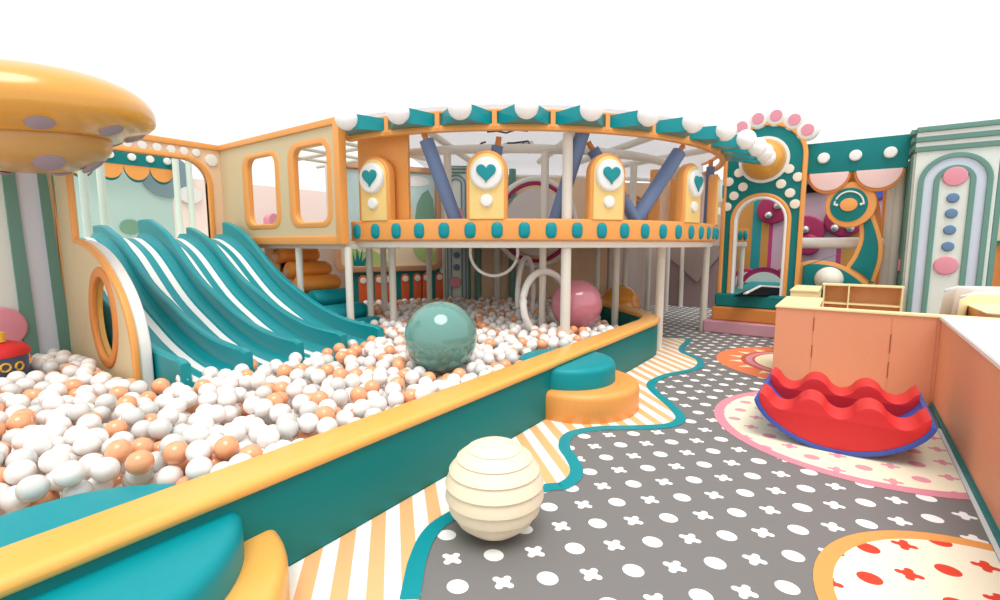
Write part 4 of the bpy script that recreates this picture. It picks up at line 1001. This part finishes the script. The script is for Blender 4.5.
# ================================================================== big balls
def ribbed_ball(name, c, r, m, label, bands):
    pr = []
    for k in range(bands):
        a0 = -PI / 2 + PI * k / bands; a1 = -PI / 2 + PI * (k + 1) / bands
        # each band is a short fillet ending in a small step
        for j in range(5):
            a = a0 + (a1 - a0) * j / 4; g = 1 - .018 * math.cos((j / 4 - .5) * PI) * 0
            rr = r * (1.0 if j < 4 else .982); pr.append((max(0, r * math.cos(a) * (1.024 - .016 * j)), r * math.sin(a)))
    pr[0] = (0, -r); pr[-1] = (0, r)
    return tag(lathe(name, pr, c, m, n=64, ang=24), label, 'ball')
ribbed_ball('ribbed_ball', (-1.885, 2.565, .335), .335, BALLCREAM, 'cream ribbed ball on the striped mat beside the pit wall', 11)
q = fwp(620, 305, 12.0); ribbed_ball('ribbed_ball', (q.x, q.y, .49), .49, BALLORANGE, 'orange ribbed ball on the floor beyond the pit rim', 10)
q = fwp(441, 337, 5.62); tag(sphere('large_ball', q, .425, BALLTEAL, n=64), 'large glossy sea green ball resting on the pit balls', 'ball')
TB = q.copy()
q = fwp(576.5, 304.5, 8.35); tag(sphere('large_ball', q, .44, BALLPINK, n=64), 'large glossy rose pink ball behind the white pole', 'ball')
PB = q.copy()

# ================================================================== left striped tower, tub and saucer
LX = -8.62
t = thing('striped_wall_tower', (LX, 1.2, 0), 'sage green and lilac striped tower panel at the left edge, behind the red tub', 'tower panel')
LZ1 = 3.6
def on_lx(px_): return at_x(px_, 262, LX).y
# stripes painted on the board, each a raised strip (they lean as in the photograph)
def strip(p_top, p_bot, m_, n0, nm):   # pixel x edges at y=200 and y=348
    L = []
    for (xt, xb_) in (p_top, p_bot): pass
    return None
edges = [(-30, 0, 'M'), (3, 22.5, 'G'), (16, 37, 'L'), (38, 57.5, 'G'), (47.5, 70, 'C'), (52, 74, 'G'), (61.5, 82, None)]
def col_pts(xt, xb_):
    a = at_x(xt, 200, LX); b = at_x(xb_, 348, LX); d_ = b - a
    def atz(z): s = (z - a.z) / (b.z - a.z); return a.y + d_.y * s
    return (atz(.1), atz(LZ1))
mm = {'M': MINT, 'G': GREEN, 'L': LILAC, 'C': SAND}
pX('back_board', [[(-.4, .1), (col_pts(61.5, 82)[0], .1), (col_pts(61.5, 82)[1], LZ1), (-1.4, LZ1)]], LX - .02, .1, MINT, t)
for i in range(1, 6):
    a0, a1 = col_pts(*edges[i][:2]); c0, c1 = col_pts(*edges[i + 1][:2])
    pX({'G': 'green_strip', 'L': 'lilac_strip', 'C': 'cream_strip'}[edges[i][2]], [[(a0, .1), (c0, .1), (c1, LZ1), (a1, LZ1)]], LX + .08, .05 if edges[i][2] == 'G' else .02, mm[edges[i][2]], t, 0)
q = at_x(-1, 328, LX + .1); lathe('pink_button', disc_prof(.26, .06, .5), q, PINK, t, n=36, axis=(1, 0, 0))
t = thing('round_tub', (-7.0, .9, 0), 'dark blue round tub seat with red top and yellow rings at the left edge', 'tub')
q = at_z(-14, 366, .69); cx_, cy_ = q.x, q.y
lathe('tub_body', [(0, .18), (.33, .18), (.34, .82), (0, .82)], (cx_, cy_, 0), NAVY, t, n=48)
lathe('red_top', [(0, .80), (.36, .80), (.365, .84), (.32, .90), (.18, .95), (0, .97)], (cx_, cy_, 0), RED, t, n=48, ang=60)['label'] = 'red domed top'
lathe('yellow_knob', [(0, .95), (.06, .95), (.06, 1.05), (0, 1.07)], (cx_ + .12, cy_ + .1, 0), YELLOW, t, n=20)
for px_, py_ in ((5.5, 368), (19.5, 366)):
    d = ray(px_, py_); A__ = d.x ** 2 + d.y ** 2; B__ = -2 * (d.x * cx_ + d.y * cy_); C__ = cx_ ** 2 + cy_ ** 2 - .345 ** 2
    disc = B__ * B__ - 4 * A__ * C__
    tt = (-B__ - math.sqrt(max(0, disc))) / (2 * A__); c_ = Vector((d.x * tt, d.y * tt, H + d.z * tt)); nn = Vector((c_.x - cx_, c_.y - cy_, 0)).normalized(); e1, e2 = frame_z(nn)
    tube('yellow_ring', [c_ + (e1 * math.cos(a) + e2 * math.sin(a)) * .042 for a in [2 * PI * i / 24 for i in range(24)]], .012, YELLOW, t, n=8, closed=True)
# saucer
SC = Vector(at_x(27, 115, -7.2)); 
sa = Vector((.01, -.09, 1)).normalized()
sr = 1.28
su = thing('flying_saucer', SC, 'golden flying saucer with dusty lilac spots above the left tower', 'saucer')
prof = [(0, .46), (.35, .45), (.62, .40), (.85, .33), (1.03, .22), (1.12, .09), (1.13, -.02), (1.10, -.09), (.98, -.17), (.82, -.22), (.66, -.25), (.0, -.25)]
ps = smooth_path(prof, 4)
lathe('saucer_disc', [(max(0, a_), b_) for a_, b_ in ps], SC, GOLD, su, n=72, axis=sa, ang=60)
bw_ = [(.66, -.22), (.68, -.27), (.65, -.38), (.54, -.49), (.36, -.56), (.18, -.59), (0, -.60)]
lathe('lower_bowl', [(max(0, a_), b_) for a_, b_ in smooth_path(bw_, 4)], SC, mat('bronze_gloss', (196, 150, 84), .35, coat=.3), su, n=72, axis=sa, ang=60)
ex, ey = frame_z(sa)
def sspot(ang_, rr, hh, slope, rad, squ=1.0):
    e = ex * math.cos(ang_) + ey * math.sin(ang_); c_ = SC + e * rr + sa * hh
    n_ = (e * math.sin(slope) + sa * math.cos(slope) * (-1)).normalized()
    lathe('lilac_spot', [(0, -.02), (rad, -.02), (rad * .96, .012), (rad * .6, .025), (0, .03)], c_, LILACD, su, n=28, axis=n_, ang=60)
SAUCER_N = 9
for k in range(SAUCER_N):
    sspot(2 * PI * k / SAUCER_N + .05, .90, -.198, math.radians(24), .115)
for k in range(5): sspot(2 * PI * k / 5 + .3, .47, -.525, math.radians(34), .13)
tube('mounting_post', [SC + Vector((-.1, -.1, .1)), Vector((LX - .3, SC.y - .15, SC.z - .5)), Vector((LX - .3, SC.y - .15, 0))], .07, OFFW, su)

# ================================================================== balls in the pit
BR = .079
cell = .17; grid = {}
def inside(x, y):
    if x > -2.99 - BR or y < -.45: return False
    if y > 8.3 and (x + 2.95) + (y - 8.3) * .98 > -.12: return False
    if x < -8.5 and y < 2.1: return False
    if x < -5.6 and 1.72 < y < 4.86: return False
    if y > 7.3 and (x + 9.6) * .89 - (y - 7.3) * .45 < .2: return False
    if y > 9.4 and y - 9.4 > (x + 8.5) * .72 - .35: return False
    if x < -9.3: return False
    if x < -6.9 and 4.7 < y < 6.3: return False
    if (x + 2.95) ** 2 + (y - .5) ** 2 < .9 ** 2: return False
    if (x + 2.82) ** 2 + (y - 5.37) ** 2 < (.61 + BR) ** 2: return False
    if (x - cx_tub) ** 2 + (y - cy_tub) ** 2 < (.35 + BR) ** 2: return False
    for a, b in (P1, (-7.97, 6.9), (-6.62, 5.93), (-7.97, 8.27), (-4.33, 7.32)):
        if (x - a) ** 2 + (y - b) ** 2 < (.07 + BR) ** 2: return False
    return True
cx_tub, cy_tub = cx_, cy_
BIG = [(TB, .425), (PB, .44)]
def settle(x, y):
    z = .18 + BR; gi, gj = int(x // cell), int(y // cell)
    for a in (-1, 0, 1):
        for b in (-1, 0, 1):
            for (bx_, by_, bz_) in grid.get((gi + a, gj + b), ()):
                d2 = (x - bx_) ** 2 + (y - by_) ** 2
                if d2 < 4 * BR * BR:
                    zz = bz_ + math.sqrt(4 * BR * BR - d2)
                    if zz > z: z = zz
    return z
rb = random.Random(5); balls = []; fails = 0
while len(balls) < 7600 and fails < 60000:
    best = None
    for _ in range(9):
        x = rb.uniform(-9.3, -3.0); y = rb.uniform(-.45, 11.3)
        if not inside(x, y): continue
        pp = proj((x, y, .5))
        if pp is None or pp[0] < -330 or pp[0] > 760 or pp[1] > 660: continue
        z = settle(x, y)
        if z > (.60 if y < 7.6 or x < -4.5 else .44): continue
        ok = True
        for c_, r_ in BIG:
            if (x - c_.x) ** 2 + (y - c_.y) ** 2 + (z - c_.z) ** 2 < (r_ + BR) ** 2: ok = False
        if ok and (best is None or z < best[2]): best = (x, y, z)
    if best is None: fails += 1; continue
    balls.append(best); grid.setdefault((int(best[0] // cell), int(best[1] // cell)), []).append(best)
# how open to the camera each ball is: nothing taller close in front of it
def exposed(b):
    x, y, z = b; v = Vector((-x, -y, H - z)).normalized(); gi, gj = int(x // cell), int(y // cell); cover = 0
    for a in (-2, -1, 0, 1, 2):
        for c in (-2, -1, 0, 1, 2):
            for q in grid.get((gi + a, gj + c), ()):
                if q is b: continue
                d = Vector((q[0] - x, q[1] - y, q[2] - z)); s = d.dot(v)
                if s > 0:
                    p = (d - v * s).length
                    if p < 2 * BR: cover += (1 - p / (2 * BR)) ** 1.3
    return cover
info = []
for i, b in enumerate(balls):
    e = exposed(b); pp = proj(b)
    vis = 0 < pp[0] < 1000 and pp[1] < 600
    info.append((e, pp[2], vis, i))
cand = sorted([t_ for t_ in info if t_[0] < .75 and t_[2]], key=lambda t_: t_[1])
chosen = set(t_[3] for t_ in cand[:300])
visible = [t_ for t_ in info if t_[0] < 3.2]
def ball_kind(i): r = random.Random(i * 7 + 3).random(); return 0 if r < .62 else (1 if r < .86 else 2)
mesh_b = []
for k, m_ in enumerate((BW, BO, BG)):
    bm = bmesh.new(); bmesh.ops.create_uvsphere(bm, u_segments=24, v_segments=14, radius=BR)
    for f_ in bm.faces: f_.smooth = True
    me = bpy.data.meshes.new('pit_ball'); bm.to_mesh(me); bm.free(); me.materials.append(m_); mesh_b.append(me)
LB = ('small glossy white ball lying among the pit balls', 'small glossy peach orange ball lying among the pit balls', 'small pearl grey ball lying among the pit balls')
GB_ = ('white balls in the ball pit', 'peach balls in the ball pit', 'pearl grey balls in the ball pit')
protoB = []
for k in range(3):
    protoB.append(None)
for i in sorted(chosen):
    k = ball_kind(i)
    if protoB[k] is None:
        o = bpy.data.objects.new('pit_ball', mesh_b[k]); protoB[k] = o
    else: o = protoB[k].copy()
    C.objects.link(o); o.location = balls[i]; o.rotation_euler = (0, 0, 0)
    bx_, by_, _z = balls[i]
    if bx_ > -3.5: zn = 'lying against the orange cushion rim'
    elif math.hypot(bx_ + 2.95, by_ - .5) < 1.6: zn = 'lying beside the big near teal round step'
    elif math.hypot(bx_ - TB.x, by_ - TB.y) < 1.0: zn = 'lying around the large sea green ball'
    elif bx_ < -5.0 and by_ > 1.9: zn = 'lying at the foot of the teal slides'
    elif bx_ < -5.6: zn = 'lying between the dark blue tub and the arched panel'
    else: zn = 'lying in the open middle of the near pit'
    tag(o, ('small white ball ', 'small peach orange ball ', 'small pearl grey ball ')[k] + zn, 'ball', GB_[k] + ' ' + zn.replace('lying ', ''))
# the rest of the balls as one body
bmt = bmesh.new(); bmesh.ops.create_icosphere(bmt, subdivisions=2, radius=BR); tv = [v.co.copy() for v in bmt.verts]; tf = [[v.index for v in f_.verts] for f_ in bmt.faces]; bmt.free()
V = []; Fc = []; MI = []
for e, dd, vis, i in visible:
    if i in chosen: continue
    b = balls[i]; o_ = len(V); k = ball_kind(i)
    V += [(v.x + b[0], v.y + b[1], v.z + b[2]) for v in tv]; Fc += [[a + o_ for a in f_] for f_ in tf]; MI += [k] * len(tf)
me = bpy.data.meshes.new('pit_ball_fill'); me.from_pydata(V, [], Fc); me.polygons.foreach_set('material_index', MI); me.polygons.foreach_set('use_smooth', [True] * len(Fc))
o = bpy.data.objects.new('pit_ball_fill', me); C.objects.link(o)
for m_ in (BW, BO, BG): me.materials.append(m_)
tag(o, 'mass of small white, peach and grey balls filling the far part of the pit', 'balls', kind='stuff')
print('balls', len(balls), 'chosen', len(chosen), 'stuff', len(visible))
# a few balls left on the slide ends
for j, (px_, py_, Y_) in enumerate(((343, 340, 4.45), (369, 343, 4.5), (356, 345, 4.42))):
    q = at_y(px_, py_, Y_); z_ = .41 + .02 + BR
    q = at_z(px_, py_, z_)
    if j < 2:
        o = protoB[0].copy(); C.objects.link(o); o.location = (q.x, q.y, z_ + (0.03 if j == 0 else .0)); o['label'] = 'white ball resting on the low end of the rightmost slide lane'; o['group'] = 'white balls on the slide end'
